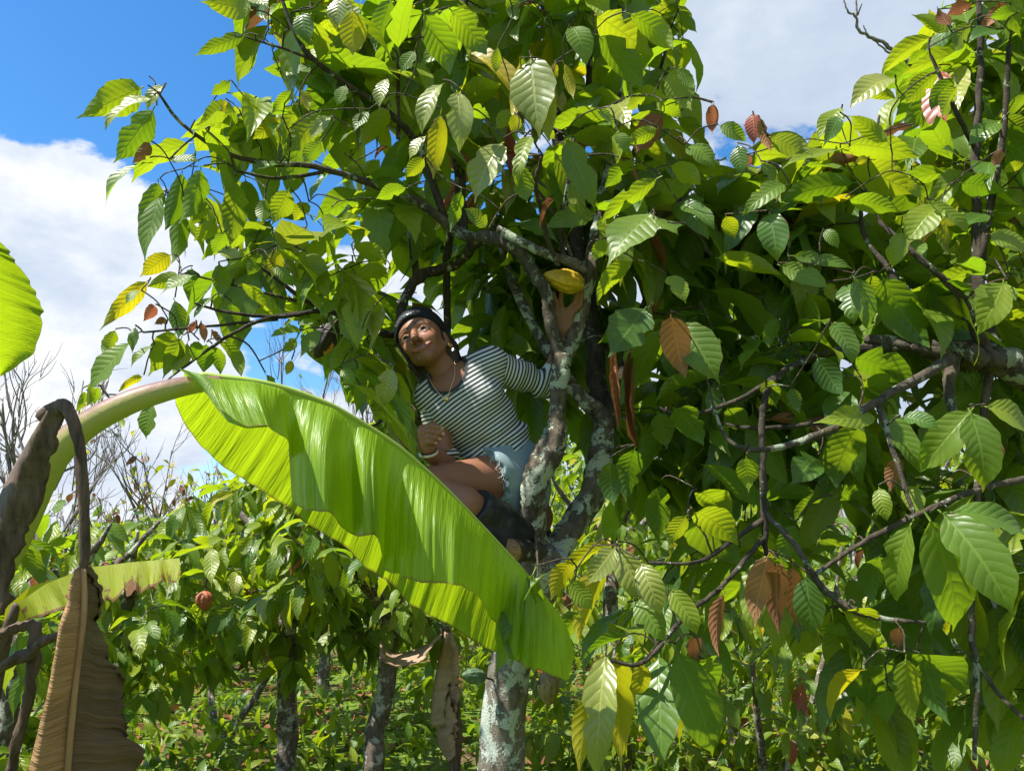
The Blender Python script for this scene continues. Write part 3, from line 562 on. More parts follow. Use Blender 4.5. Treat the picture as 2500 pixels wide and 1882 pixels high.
for k, (p, nm, m) in enumerate(RW): wood(right_tree, RS, nm, p, m, 18 if k == 0 else 10, 9 if k == 0 else 7, 0.12, 0.22 if k == 0 else 0.12, 60 + k)
# leafless dead branch standing above the right crown
c9 = lambda x, y, d, r: [*P(x / 2.081 + 1600, y / 2.081, d), r]
DB = [tube(np.array(q), 6, 6, 0.3, 0.1, 90 + k) for k, q in enumerate([[c9(1300, 330, 2.5, 0.008), c9(1220, 265, 2.5, 0.007), c9(1120, 200, 2.5, 0.006), c9(1035, 155, 2.5, 0.005), c9(1020, 90, 2.5, 0.004), c9(975, 55, 2.5, 0.003), c9(958, -5, 2.5, 0.002)],
      [c9(1020, 95, 2.5, 0.003), c9(1022, 50, 2.5, 0.003), c9(1018, 0, 2.5, 0.0025)], [c9(1028, 80, 2.5, 0.0025), c9(1048, 20, 2.5, 0.002)], [c9(1210, 285, 2.5, 0.004), c9(1150, 240, 2.5, 0.003), c9(1060, 165, 2.5, 0.002)], [c9(1075, 180, 2.5, 0.0025), c9(1058, 130, 2.5, 0.0015)]])]
v, f = join(DB); add('dead_branch', mesh_from('dead_branch', v, f), BARE, right_tree, label='thin leafless dead branch against the sky')

# --- hero leaves
hero = []
for key, txt in HERO.items():
    ox, oy, sc = CR[key]
    for ent in txt.replace('\n', '').split(';'):
        s = ent.split(); bu, bv, tu, tv, wp = [float(x) for x in s[:5]]; kind, side = s[5][0], s[5][1]
        hero.append((key, bu / sc + ox, bv / sc + oy, tu / sc + ox, tv / sc + oy, wp / sc, kind, side))
DEP = {'7': (2.05, 2.35), '6': (2.05, 2.3), '8': (1.98, 2.35), '9': (1.95, 2.4), '0': (1.85, 2.15), '1': (1.72, 1.95), '5': (1.62, 1.72)}
hl = []
for h in hero:
    key, bu, bv, tu, tv, wp, kind, side = h
    lo, hi = DEP[key]; d = rng.uniform(lo, hi)
    if side == 'U' and kind == 'd': d = min(hi + 0.25, d + 0.2)
    if side == 'T' and kind in 'pgy': d = lo + (d - lo) * 0.5
    if key == '0' and bu < 1620: d = rng.uniform(2.15, 2.45)
    Lpx = math.hypot(tu - bu, tv - bv); b = P(bu, bv, d); Lm = Lpx * d / F
    tilt = rng.normal(0, 0.25) * Lm + (0.18 * Lm if side == 'U' else -0.12 * Lm)
    t = P(tu, tv, max(1.4, d + tilt)); a = t - b; L = np.linalg.norm(a)
    # long leaves seen foreshortened stay of a natural size
    if side == 'T': n = 0.80 * TOCAM + 0.55 * UP + rng.normal(0, 0.16, 3) - 0.15 * RIGHT
    else: n = -0.78 * TOCAM + 0.62 * UP + rng.normal(0, 0.16, 3)
    wsc = np.clip((wp / Lpx) / 0.44, 0.62, 1.35)
    tpl = ('c', int(rng.integers(4))) if kind == 'b' and side == 'T' else ('w', int(rng.integers(8)))
    main = key in '758' or key == '6' or (key in '9' and bu < 1760) or (key == '0' and bu < 1560)
    hl.append((main, b, a, n, L, kind, tpl, wsc))
for tree_main, fo, sk in ((True, MF, MS), (False, RF, RS)):
    sel = [h for h in hl if h[0] == tree_main]
    sel.sort(key=lambda h: np.min(np.linalg.norm(sk.p - h[1], axis=1)))
    for k, (_, b, a, n, L, kind, tpl, wsc) in enumerate(sel):
        off = nrm(nrm(a) * 0.9 - 0.25 * nrm(n)) ; q = b - off * 0.09 * L
        sk.attach(q, 0.0022, 1000 + k)
        fo.leaf(b, a, n, L, kind, tpl, wsc, hero=True)
# --- random clusters filling the crowns behind the leaves one can single out
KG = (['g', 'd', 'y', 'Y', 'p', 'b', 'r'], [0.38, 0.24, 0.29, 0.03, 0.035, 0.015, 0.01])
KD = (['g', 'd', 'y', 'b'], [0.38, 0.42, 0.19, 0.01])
def sample(poly, n, dr, rg):
    xs = [p[0] for p in poly]; ys = [p[1] for p in poly]; out = []
    while len(out) < n:
        u, v = rg.uniform(min(xs), max(xs)), rg.uniform(min(ys), max(ys))
        if inpoly((u, v), poly): out.append(V(u, v, rg.uniform(*dr)))
    return out
zr = np.random.default_rng(77)
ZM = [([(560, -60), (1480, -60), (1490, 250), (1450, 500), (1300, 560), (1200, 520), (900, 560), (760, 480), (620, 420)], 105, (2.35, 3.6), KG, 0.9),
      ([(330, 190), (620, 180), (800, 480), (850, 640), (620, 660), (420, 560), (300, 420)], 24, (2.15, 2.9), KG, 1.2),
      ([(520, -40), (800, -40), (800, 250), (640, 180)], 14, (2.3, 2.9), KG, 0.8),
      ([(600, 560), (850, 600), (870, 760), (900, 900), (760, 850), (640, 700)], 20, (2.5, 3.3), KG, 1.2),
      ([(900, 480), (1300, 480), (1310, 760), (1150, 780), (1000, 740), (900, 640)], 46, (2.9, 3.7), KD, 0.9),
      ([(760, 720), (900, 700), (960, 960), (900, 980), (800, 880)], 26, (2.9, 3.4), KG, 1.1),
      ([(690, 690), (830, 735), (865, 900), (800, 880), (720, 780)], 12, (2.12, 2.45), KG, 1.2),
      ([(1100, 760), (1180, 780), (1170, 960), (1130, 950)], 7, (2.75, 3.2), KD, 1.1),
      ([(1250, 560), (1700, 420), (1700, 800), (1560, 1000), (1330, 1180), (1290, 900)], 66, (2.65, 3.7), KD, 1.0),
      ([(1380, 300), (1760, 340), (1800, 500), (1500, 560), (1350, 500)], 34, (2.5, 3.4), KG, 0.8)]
for zi, (poly, cnt, dr, kk, gr) in enumerate(ZM):
    pts = sample(poly, cnt, dr, zr); pts.sort(key=lambda q: np.min(np.linalg.norm(MS.p - q, axis=1)))
    for k, q in enumerate(pts):
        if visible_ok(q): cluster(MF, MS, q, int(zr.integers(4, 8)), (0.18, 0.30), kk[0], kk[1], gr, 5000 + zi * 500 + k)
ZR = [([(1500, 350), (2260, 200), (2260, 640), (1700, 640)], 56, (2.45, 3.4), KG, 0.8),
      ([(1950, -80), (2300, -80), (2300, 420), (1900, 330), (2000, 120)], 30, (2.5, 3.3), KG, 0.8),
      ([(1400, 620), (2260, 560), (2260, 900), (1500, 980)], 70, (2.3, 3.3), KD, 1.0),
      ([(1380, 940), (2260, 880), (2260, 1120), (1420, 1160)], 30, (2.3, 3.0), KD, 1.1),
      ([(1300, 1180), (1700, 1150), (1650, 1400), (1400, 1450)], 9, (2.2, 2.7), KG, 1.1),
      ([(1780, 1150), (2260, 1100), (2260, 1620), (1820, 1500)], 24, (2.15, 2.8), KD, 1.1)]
for zi, (poly, cnt, dr, kk, gr) in enumerate(ZR):
    pts = sample(poly, cnt, dr, zr); pts.sort(key=lambda q: np.min(np.linalg.norm(RS.p - q, axis=1)))
    for k, q in enumerate(pts):
        if visible_ok(q): cluster(RF, RS, q, int(zr.integers(4, 7)), (0.18, 0.30), kk[0], kk[1], gr, 9000 + zi * 500 + k)
# crown tops above the picture
for k in range(85):
    q = np.array([zr.uniform(-0.9, 1.0), zr.uniform(2.0, 3.9), zr.uniform(3.5, 4.9)])
    cluster(MF, MS, q, 6, (0.17, 0.26), KG[0], KG[1], 0.7, 15000 + k)
for k in range(60):
    q = np.array([zr.uniform(1.1, 2.9), zr.uniform(1.7, 3.6), zr.uniform(3.2, 4.4)])
    cluster(RF, RS, q, 6, (0.17, 0.26), KG[0], KG[1], 0.7, 16000 + k)
MF.build(main_tree, 300); RF.build(right_tree, 300); MS.twigs(main_tree); RS.twigs(right_tree)

# ---------------------------------------------------------------- background cacao trees
KB = (['g', 'd', 'y', 'Y', 'p', 'b', 'r'], [0.38, 0.12, 0.43, 0.025, 0.03, 0.008, 0.007])
def bg_tree(x, y, h, R, seed, label, nclus=70, parts=150, stems=1, Lr=(0.15, 0.24), z0=0.7, kk=KB, sparse=False, lean=(0, 0), tr=0.06):
    rg = np.random.default_rng(seed); z = float(gz(x, y)); t = thing('cacao_tree', (x, y, z), label, 'tree', 'cacao trees')
    sk, fo = Skeleton(), Foliage(); fork = rg.uniform(0.55, 0.8) if stems == 1 else 0.1
    if stems == 1:
        pth = np.array([[x, y, z - 0.1, tr * 1.25], [x + rg.normal(0, .04) + lean[0] * .3, y, z + 0.3 * h * fork, tr], [x + lean[0] * .7 + rg.normal(0, .05), y + lean[1], z + 0.7 * h * fork, tr * .9], [x + lean[0], y + lean[1], z + h * fork, tr * .85]])
        wood(t, sk, 'trunk', pth, BARK_BG, 12, 6, 0.12, 0.14, seed)
    for k in range(4 if stems == 1 else stems):
        a = rg.uniform(0, 6.28) if stems == 1 else k * 2.2; c = np.array([x + (lean[0] if stems == 1 else 0), y + (lean[1] if stems == 1 else 0), z + (h * fork if stems == 1 else 0)])
        e = c + np.array([math.cos(a) * R * 0.7, math.sin(a) * R * 0.7, (h - (c[2] - z)) * rg.uniform(0.6, 0.95)]); m_ = (c + e) / 2 + np.array([math.cos(a), math.sin(a), -0.4]) * R * 0.1
        r0 = tr * (0.6 if stems == 1 else 0.55); wood(t, sk, 'branch', np.array([[*(c - [0, 0, .05]), r0], [*m_, r0 * .6], [*e, r0 * .25]]), BARK_BG, 8, 6, 0.2, 0.14, seed * 9 + k)
    pts = []
    while len(pts) < nclus:
        p = rg.normal(size=3); p = nrm(p) * rg.uniform(0.35, 1.0) ** 0.5
        q = np.array([x + lean[0] + p[0] * R, y + lean[1] + p[1] * R, z + (h + z0) / 2 + p[2] * (h - z0) / 2])
        pts.append(q)
    pts.sort(key=lambda q: np.min(np.linalg.norm(sk.p - q, axis=1)))
    for k, q in enumerate(pts): cluster(fo, sk, q, int(rg.integers(4, 8)), Lr, kk[0], kk[1], 1.1, seed * 100 + k, 0.14, check=False)
    fo.build(t, parts, 20); sk.twigs(t, BARK_BG); return t
def at(u, d):                                # ground position under a view column at a given distance
    p = V(u, 1500, d); return p[0], p[1]
BGT = [
 (40, 3.6, 1.75, 0.75, 'leafy cacao tree at the left edge behind the hanging dry banana leaf', 60, 1, 0.15),
 (250, 4.6, 1.65, 0.95, 'bushy cacao tree behind the yellow torn banana leaf', 85, 1, 0.7),
 (480, 6.4, 1.95, 1.15, 'cacao tree with two dark trunks showing above the grass at lower left', 95, 2, 1.1),
 (620, 4.7, 2.15, 0.95, 'bright cacao tree with red new leaves under the large banana leaf', 85, 1, 0.9),
 (795, 4.5, 2.1, 0.85, 'cacao tree with a leaning pale-spotted trunk left of the main trunk', 75, 1, 1.0),
 (960, 7.0, 2.5, 1.2, 'cacao tree behind the hanging brown dry leaves', 85, 1, 0.3),
 (1330, 5.6, 2.2, 1.0, 'sunlit cacao tree seen right of the main trunk base', 80, 1, 0.0),
 (1635, 5.0, 2.0, 0.95, 'cacao tree with several thin upright stems at lower right', 75, 4, 0.1),
 (1880, 6.2, 2.5, 1.25, 'sunlit cacao tree behind the brown hanging leaves', 90, 1, 0.0),
 (2130, 4.8, 2.0, 1.0, 'bright cacao tree in the lower right corner', 80, 1, 0.0),
 (700, 8.6, 3.3, 1.3, 'tall thin cacao tree top showing above the banana leaf', 70, 1, 1.2),
 (1500, 8.5, 2.9, 1.4, 'cacao tree glimpsed far behind the forked trunk', 90, 1, 0.6),
 (2080, 8.5, 3.2, 1.5, 'cacao tree glimpsed through gaps under the gnarled limb', 90, 1, 0.6)]
for k, (u, d, h, R, lab, nc, stn, z0) in enumerate(BGT):
    x, y = at(u, d); bg_tree(x, y, h, R, 40 + k, lab, int(nc * 1.5), 170 if d < 6 else 110, stn, z0=z0, lean=(0.12, 0.0) if u == 795 else (0, 0))
# far plantation rows: leaves too small to tell apart
def far_tree(x, y, h, R, seed, label, dens=520, kk=KB, name='cacao_tree', cat='tree', L=(0.2, 0.3), grp='distant cacao trees'):
    rg = np.random.default_rng(seed); z = float(gz(x, y)); t = thing(name, (x, y, z), label, cat, grp); sk, fo = Skeleton(), Foliage()
    wood(t, sk, 'trunk', np.array([[x, y, z - .1, .1], [x + .1, y, z + h * .3, .08], [x, y, z + h * .8, .03]]), BARK_BG, 8, 4, 0.1, 0.1, seed)
    for k in range(4):
        a = k * 1.6 + rg.uniform(0, 1); wood(t, sk, 'branch', np.array([[x + .05, y, z + h * .35, .05], [x + math.cos(a) * R * .4, y + math.sin(a) * R * .4, z + h * .55, .03], [x + math.cos(a) * R * .8, y + math.sin(a) * R * .8, z + h * .8, .012]]), BARK_BG, 6, 4, 0.2, 0.1, seed + k)
    for _ in range(dens):
        p = nrm(rg.normal(size=3)) * rg.uniform(0.3, 1) ** 0.5; q = np.array([x + p[0] * R, y + p[1] * R, z + h * 0.58 + p[2] * h * 0.45])
        fo.leaf(q, nrm(rg.normal(size=3) * 0.7 + [0, 0, -0.7]), UP + rg.normal(0, .5, 3), rg.uniform(*L), str(rg.choice(kk[0], p=kk[1])), ('f', int(rg.integers(4))))
    fo.joined('foliage', fo.items, t); return t
fr = np.random.default_rng(8)
spots = [(-400, 11), (-80, 10), (180, 12), (420, 10), (640, 13), (900, 11), (1120, 10), (1350, 12), (1600, 11), (1820, 13), (2020, 11), (2250, 12), (2500, 10), (300, 17), (800, 18), (1250, 17), (1750, 18), (2200, 17), (-200, 16)]
for k, (u, d) in enumerate(spots):
    x, y = at(u, d); far_tree(x, y, fr.uniform(1.6, 2.2) if u < 700 else fr.uniform(2.6, 3.6), fr.uniform(1.2, 1.6), 700 + k, ('%s low cacao tree from the left in the %s row of the plantation' % (['first', 'second', 'third', 'fourth', 'fifth', 'sixth', 'seventh', 'eighth', 'ninth', 'tenth', 'eleventh', 'twelfth', 'thirteenth'][k if k < 13 else [1, 2, 3, 4, 5, 0][k - 13]], 'far' if k < 13 else 'farthest')))
# tall feathery trees far off, seen in gaps between the leaves right of the trunk
KF = (['d', 'g'], [0.8, 0.2])
for k, (u, d, h) in enumerate([(1300, 30, 9.5), (1590, 34, 13.5), (1730, 30, 10), (1420, 40, 11)]):
    x, y = at(u, d); far_tree(x, y, h, 3.0, 800 + k, ['feathery tree far off seen low through the trunk fork', 'tallest feathery far tree in the gap under the dark leaves', 'feathery far tree right of the tallest one', 'rounded far tree between the trunk and the leaf gap'][k], 1500, KF, 'shade_tree', 'tree', (0.35, 0.6), None)
# leafless trees at the left against the sky
def bare_tree(base, h, seed, label, n=5, spread=0.5, r=0.02, leafy=0):
    rg = np.random.default_rng(seed); t = thing('bare_tree', base, label, 'tree', 'leafless trees'); base = np.array(base, float)
    sk = Skeleton(); fo = Foliage(); tr = np.array([[*(base - [0, 0, .1]), r], [*(base + [0, 0, h * .35]), r * .8], [*(base + [spread * .1, 0, h * .7]), r * .5]])
    wood(t, sk, 'trunk', tr, BARE, 8, 6, 0.2, 0.1, seed)
    tw = []
    def grow(p, d, L, rr, lev):
        m = p + d * L * .5 + rg.normal(0, .06, 3) * L; e = p + d * L + np.array([0, 0, .08 * L]); tw.append(np.array([[*p, rr], [*m, rr * .75], [*e, rr * .45]]))
        if lev > 0:
            for _ in range(int(rg.integers(2, 5))):
                s = rg.uniform(.3, 1); q = p * (1 - s) + e * s if s < .95 else e
                grow(q, nrm(d + rg.normal(0, .38, 3) + [0, 0, .25]), L * rg.uniform(.45, .7), rr * .55, lev - 1)
        elif leafy and rg.random() < leafy:
            fo.leaf(e, nrm(rg.normal(size=3) * .6 + [0, 0, -.6]), UP + rg.normal(0, .5, 3), rg.uniform(.09, .16), str(rg.choice(['b', 'Y', 'y', 'p'])), ('f', int(rg.integers(4))))
    for k in range(n):
        a = rg.uniform(0, 6.28); grow(base + np.array([0, 0, h * rg.uniform(.25, .68)]), nrm([math.cos(a) * spread, math.sin(a) * spread, 1]), h * rg.uniform(.3, .42), r * .5, 3)
    v, f = join([tube(p, 4, 3, 0, 0, 0, False) for p in tw]); add('branches', mesh_from('branches', v, f), BARE, t, kind='stuff')
    if fo.items: fo.joined('leaves', fo.items, t)
x, y = at(20, 7.0); bare_tree((x, y, gz(x, y)), 3.0, 3, 'leafless grey tree against the sky at the left edge', 6, 0.45, 0.045)
for k, (u, d, h, lf, lab) in enumerate([(330, 8.0, 2.75, .35, 'tangle of bare twigs with a few withered leaves left of the banana leaf'), (440, 8.6, 2.5, .3, 'lower thicket of bare twigs with yellowed leaves above the torn leaf'), (230, 8.8, 2.6, .3, 'bare twiggy bush partly behind the hanging dry petiole'), (800, 9.5, 4.1, .12, 'bare twigs rising left of the person against the sky'), (600, 9.0, 3.9, 0.0, 'lone thin leafless tree standing up behind the banana leaf'), (90, 8.2, 2.5, .25, 'bare twiggy bush at far left behind the dark dry leaf sheath')]):
    x, y = at(u, d); bare_tree((x, y, gz(x, y)), h * 0.95, 30 + k, lab, 6 if lf > .2 else 4, 0.7 if lf > .2 else 0.3, 0.03, lf)
# ground cover and leaf litter
wf = Foliage(); wr = np.random.default_rng(4)
for _ in range(12000):
    u = wr.uniform(-300, 2500); d = wr.uniform(3.5, 12); x, y = at(u, d)
    z = float(gz(x, y)); s = wr.uniform(0.06, 0.2)
    if wr.random() < 0.86: wf.leaf((x, y, z + wr.uniform(0, .22)), nrm([wr.normal(), wr.normal(), wr.uniform(.2, 1.6)]), UP + wr.normal(0, .4, 3), s, str(wr.choice(['g', 'y', 'd'])), ('f', int(wr.integers(4))), 0.8)
    else: wf.leaf((x, y, z + .02), nrm([wr.normal(), wr.normal(), wr.normal() * .15]), UP + wr.normal(0, .3, 3), s * 1.4, 'b', ('f', int(wr.integers(4))))
wf.joined('ground_cover', wf.items, None, label='low weeds and fallen leaves covering the ground', category='ground cover')
# ---------------------------------------------------------------- banana plants
def banana_material(name, col1, col2, trans, tfac=0.5, rough=0.33, edge=(0.26, 0.20, 0.03), ribs=150.0, spots=0.0, e0=1.0):
    m, n = mat(name); uv = N(n, 'ShaderNodeUVMap', uv_map='UVMap'); s = N(n, 'ShaderNodeSeparateXYZ'); Lk(n, uv.outputs[0], s.inputs[0])
    cx = N(n, 'ShaderNodeCombineXYZ'); Lk(n, mathn(n, 'MULTIPLY', s.outputs[0], 1.0), cx.inputs[0]); Lk(n, mathn(n, 'MULTIPLY', s.outputs[1], 0.015), cx.inputs[1])
    a = noise(n, cx.outputs[0], ribs * 0.45, 3, 0.6); b = noise(n, cx.outputs[0], ribs * 1.6, 2, 0.5); g = N(n, 'ShaderNodeNewGeometry').outputs['Position']; c = noise(n, g, 9, 4, 0.6)
    f_ = mathn(n, 'MULTIPLY_ADD', b.outputs[0], 0.35, mathn(n, 'MULTIPLY_ADD', a.outputs[0], 0.55, mathn(n, 'MULTIPLY', c.outputs[0], 0.35)))
    k = maprange(n, f_, 0.42, 0.85, smooth=False); col = mixc(n, k, col1, col2); tr = mixc(n, k, tuple(x * 0.78 for x in trans), trans)
    e = maprange(n, mathn(n, 'MULTIPLY_ADD', c.outputs[0], 0.05, s.outputs[1]), e0, e0 + 0.03)
    if spots:
        e = mathn(n, 'MAXIMUM', e, maprange(n, mathn(n, 'MULTIPLY_ADD', s.outputs[1], 0.18, noise(n, g, 14, 4, 0.7).outputs[0]), 0.66, 0.74))
    col = mixc(n, e, col, edge); tr = mixc(n, e, tr, tuple(x * 0.8 for x in edge))
    nb = bump(n, mathn(n, 'MULTIPLY_ADD', b.outputs[0], 0.6, a.outputs[0]), 0.8, 0.005)
    p = principled(n, col, rough, 0.45, nb); t = N(n, 'ShaderNodeBsdfTranslucent'); Lk(n, tr, t.inputs[0]); Lk(n, nb, t.inputs[1])
    mx = N(n, 'ShaderNodeMixShader'); mx.inputs[0].default_value = tfac; Lk(n, p.outputs[0], mx.inputs[1]); Lk(n, t.outputs[0], mx.inputs[2]); finish(n, mx.outputs[0]); return m
BAN = banana_material('banana_blade', (0.115, 0.225, 0.010), (0.25, 0.385, 0.018), (0.50, 0.68, 0.01), 0.44, 0.42)
BAN_Y = banana_material('banana_blade_yellowing', (0.22, 0.27, 0.010), (0.32, 0.34, 0.014), (0.58, 0.58, 0.012), 0.42, 0.62, (0.20, 0.09, 0.03), 90, 1, 0.93)
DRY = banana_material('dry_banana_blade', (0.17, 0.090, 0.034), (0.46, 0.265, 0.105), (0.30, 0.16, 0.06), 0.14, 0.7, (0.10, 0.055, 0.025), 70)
DRY_SHADE = banana_material('dry_banana_blade_shaded', (0.055, 0.034, 0.018), (0.17, 0.105, 0.055), (0.14, 0.08, 0.035), 0.12, 0.75, (0.05, 0.03, 0.015), 70)  # same dry blade, darkened: shade of the half away from the sun, in colour
def fibre_material(name, c1, c2, sc=(60, 60, 5)):
    m, n = mat(name); g = N(n, 'ShaderNodeNewGeometry').outputs['Position']; mp = N(n, 'ShaderNodeMapping'); mp.inputs['Scale'].default_value = sc; Lk(n, g, mp.inputs[0])
    a = noise(n, mp.outputs[0], 1.0, 5, 0.65); b = noise(n, g, 12, 4, 0.6)
    col = ramp(n, mathn(n, 'MULTIPLY_ADD', a.outputs[0], 0.6, mathn(n, 'MULTIPLY', b.outputs[0], 0.4)), [(0.35, c1), (0.65, c2)])
    finish(n, principled(n, col, 0.72, 0.25, bump(n, a.outputs[0], 0.7, 0.006)).outputs[0]); return m
PET, n_ = mat('banana_petiole'); g_ = N(n_, 'ShaderNodeNewGeometry').outputs['Position']; nn_ = noise(n_, g_, 13, 5, 0.65); n3_ = noise(n_, g_, 70, 3, 0.6)
uvp = N(n_, 'ShaderNodeUVMap', uv_map='UVMap'); sp_ = N(n_, 'ShaderNodeSeparateXYZ'); Lk(n_, uvp.outputs[0], sp_.inputs[0])
c_ = ramp(n_, mathn(n_, 'MULTIPLY_ADD', nn_.outputs[0], 0.35, sp_.outputs[1]), [(0.25, (0.34, 0.37, 0.07)), (0.62, (0.36, 0.36, 0.10)), (0.86, (0.27, 0.19, 0.10)), (1.1, (0.17, 0.09, 0.07))])
finish(n_, principled(n_, c_, 0.5, 0.35, bump(n_, n3_.outputs[0], 0.3, 0.003)).outputs[0])
DRYP = fibre_material('dry_petiole', (0.022, 0.016, 0.012), (0.15, 0.10, 0.068), (90, 90, 9))
DRYM = fibre_material('dry_midrib', (0.16, 0.085, 0.035), (0.42, 0.25, 0.11))
def interp(tab, t):
    tab = np.array(tab, float); return np.stack([np.interp(t, tab[:, 0], tab[:, i]) for i in range(1, tab.shape[1])], -1)
def smooth1(a, k=2):
    for _ in range(k): b = a.copy(); b[1:-1] = (a[:-2] + 2 * a[1:-1] + a[2:]) / 4; a = b
    return a
def loft(A, B, ns, disp=None, bulge=0.0, bdir=None, uvs=(0, 1)):
    n = len(A); s = np.linspace(0, 1, ns)[None, :, None]
    G = A[:, None] * (1 - s) + B[:, None] * s
    if bulge: G = G + (np.sin(math.pi * s) * bulge) * (np.asarray(bdir) if bdir is not None else TOCAM)
    if disp is not None: G = G + disp
    uv = np.stack(np.broadcast_arrays(np.linspace(0, 1, n)[:, None], np.linspace(uvs[0], uvs[1], ns)[None]), -1).reshape(-1, 2)
    i, j = np.meshgrid(np.arange(n - 1), np.arange(ns - 1), indexing='ij'); q = (i * ns + j).ravel()
    return G.reshape(-1, 3), np.stack([q, q + ns, q + ns + 1, q + 1], -1), uv
def n1d(t, f, seed):
    r = np.random.default_rng(seed); x = t * f; k = r.normal(size=int(f * max(t.max(), 1)) + 4); i = x.astype(int); fr_ = x - i; fr_ = fr_ * fr_ * (3 - 2 * fr_)
    return k[i] * (1 - fr_) + k[i + 1] * fr_
pt = lambda rows: np.array([P(*r) for r in rows])
ban = thing('banana_plant', (-1.15, 1.05, 0.0), 'banana plant at the left edge with one large bright green leaf and hanging dry leaves', 'banana plant', 'banana plants')
T = np.linspace(0, 13, 460)
Mt = [(0, 449, 912, 1.36), (1, 523, 921, 1.38), (2, 622, 931, 1.40), (3, 720, 955, 1.43), (4, 819, 994, 1.46), (5, 893, 1038, 1.49), (6, 966, 1084, 1.52), (7, 1040, 1146, 1.55), (8, 1114, 1217, 1.58), (9, 1188, 1294, 1.61), (10, 1262, 1373, 1.64), (11, 1311, 1430, 1.67), (12, 1380, 1520, 1.71), (13, 1404, 1590, 1.74)]
Nt = [(0, 455, 914, -.01), (.6, 520, 975, -.08), (1.3, 597, 1042, -.14), (2, 656, 1038, -.16), (2.6, 705, 1072, -.10), (2.85, 718, 1136, -.01), (3.05, 710, 1225, -.02), (3.35, 740, 1247, -.12), (4, 804, 1247, -.17), (4.4, 843, 1289, -.05), (4.7, 865, 1306, -.04), (5.1, 890, 1308, -.15), (5.4, 922, 1306, -.14), (5.7, 936, 1345, -.03), (5.9, 932, 1392, -.01), (6.6, 991, 1414, -.10), (7.3, 1050, 1424, -.16), (8.1, 1114, 1424, -.16), (8.9, 1168, 1451, -.08), (9.4, 1198, 1515, .01), (9.8, 1228, 1535, .01), (10.3, 1262, 1619, -.06), (11, 1311, 1638, -.08), (12, 1385, 1655, -.04), (13, 1404, 1600, 0)]
Ft = [(0, 424, 962, .02), (.5, 426, 985, .05), (1, 449, 1033, .08), (1.6, 489, 1087, .11), (2.3, 538, 1131, .13), (3, 597, 1171, .14), (4, 696, 1237, .15), (4.6, 745, 1274, .15), (5.5, 838, 1325, .15), (6.2, 893, 1387, .15), (7, 957, 1427, .15), (7.7, 1001, 1471, .15), (8.5, 1065, 1510, .14), (9.3, 1139, 1555, .13), (10, 1208, 1594, .11), (11, 1270, 1612, .08), (12, 1350, 1630, .04), (13, 1404, 1600, .0)]
m3 = smooth1(interp(Mt, T), 12); nn3 = smooth1(interp(Nt, T), 7); ff3 = smooth1(interp(Ft, T), 10); nn3[:, 2] += m3[:, 2]; ff3[:, 2] += m3[:, 2]
MP, NP, FP = (np.array([P(*r) for r in X]) for X in (m3, nn3, ff3))
tt = T / 13
S = np.linspace(0, 1, 18)[None, :, None]
rip = ((0.016 * n1d(tt, 24, 1) + 0.0065 * n1d(tt, 60, 2))[:, None, None] * S ** 0.85 + (0.0028 * n1d(tt, 140, 3))[:, None, None] * S ** 0.6) * TOCAM
env = np.sin(math.pi * np.clip(tt * 1.02, 0, 1))[:, None, None] ** 0.4
v, f, uv = loft(MP, NP, 18, rip * env + np.sin(math.pi * S) * (0.045 * env) * (0.8 * TOCAM + 0.5 * UP))
lf = add('leaf_blade', mesh_from('leaf_blade', v, f, uv), BAN, ban, label='large bright green banana leaf half facing the camera, draped and wavy')
rip2 = (0.006 * n1d(tt, 22, 5) + 0.003 * n1d(tt, 80, 6))[:, None, None] * S ** 1.2 * TOCAM
v, f, uv = loft(MP - TOCAM * 0.004, FP, 18, rip2 * env - np.sin(math.pi * S) * 0.03 * env * TOCAM)
add('leaf_blade', mesh_from('leaf_blade', v, f, uv), BAN, ban, label='far half of the large banana leaf, sunlit through from behind')
# rolled pale lip at the base of the blade
lip = smooth1(interp([(0, 440, 905, 1.33), (1, 500, 915, 1.325), (2, 548, 960, 1.315), (3, 585, 1010, 1.305), (4, 618, 1034, 1.30), (5, 655, 1040, 1.305)], np.linspace(0, 5, 60)), 3)
lip2 = smooth1(interp([(0, 452, 914, 1.35), (1, 492, 940, 1.30), (2, 520, 985, 1.275), (3, 556, 1030, 1.265), (4, 600, 1046, 1.27), (5, 655, 1042, 1.30)], np.linspace(0, 5, 60)), 3)
LIP = banana_material('banana_blade_underside', (0.22, 0.36, 0.07), (0.32, 0.46, 0.12), (0.42, 0.66, 0.05), 0.42, 0.45)
v, f, uv = loft(pt(lip), pt(lip2), 8, bulge=0.012, bdir=TOCAM + UP * 0.6); add('rolled_edge', mesh_from('rolled_edge', v, f, uv), LIP, lf)
# midrib and petiole
def ptube(rows, sides=14, sub=8, wob=0.0, knob=0.0):
    c = np.array([[*P(u, v, d), r] for u, v, d, r in rows]); v, f = tube(c, sides, sub, wob, knob, int(abs(rows[0][0]))); n = (len(v) - 2) // sides
    ctr = v[:n * sides].reshape(n, sides, 3).mean(1, keepdims=True); dz = ((v[:n * sides].reshape(n, sides, 3) - ctr) @ nrm(UP + 0.1 * RIGHT)); dz = dz / (np.abs(dz).max(1, keepdims=True) + 1e-6) * 0.5 + 0.5
    uv = np.zeros((len(v), 2)); uv[:n * sides, 1] = dz.ravel(); uv[:n * sides, 0] = np.repeat(np.linspace(0, 1, n), sides); uv[-2:, 1] = 0.5
    return mesh_from('petiole', v, f, uv)
add('petiole', ptube([(-120, 1560, 1.30, 0.034), (20, 1330, 1.30, 0.030), (95, 1180, 1.30, 0.026), (140, 1105, 1.30, 0.0245), (215, 1036, 1.31, 0.0225), (310, 985, 1.32, 0.0205), (400, 955, 1.34, 0.0185), (470, 940, 1.36, 0.016), (540, 934, 1.38, 0.012)]), PET, ban)
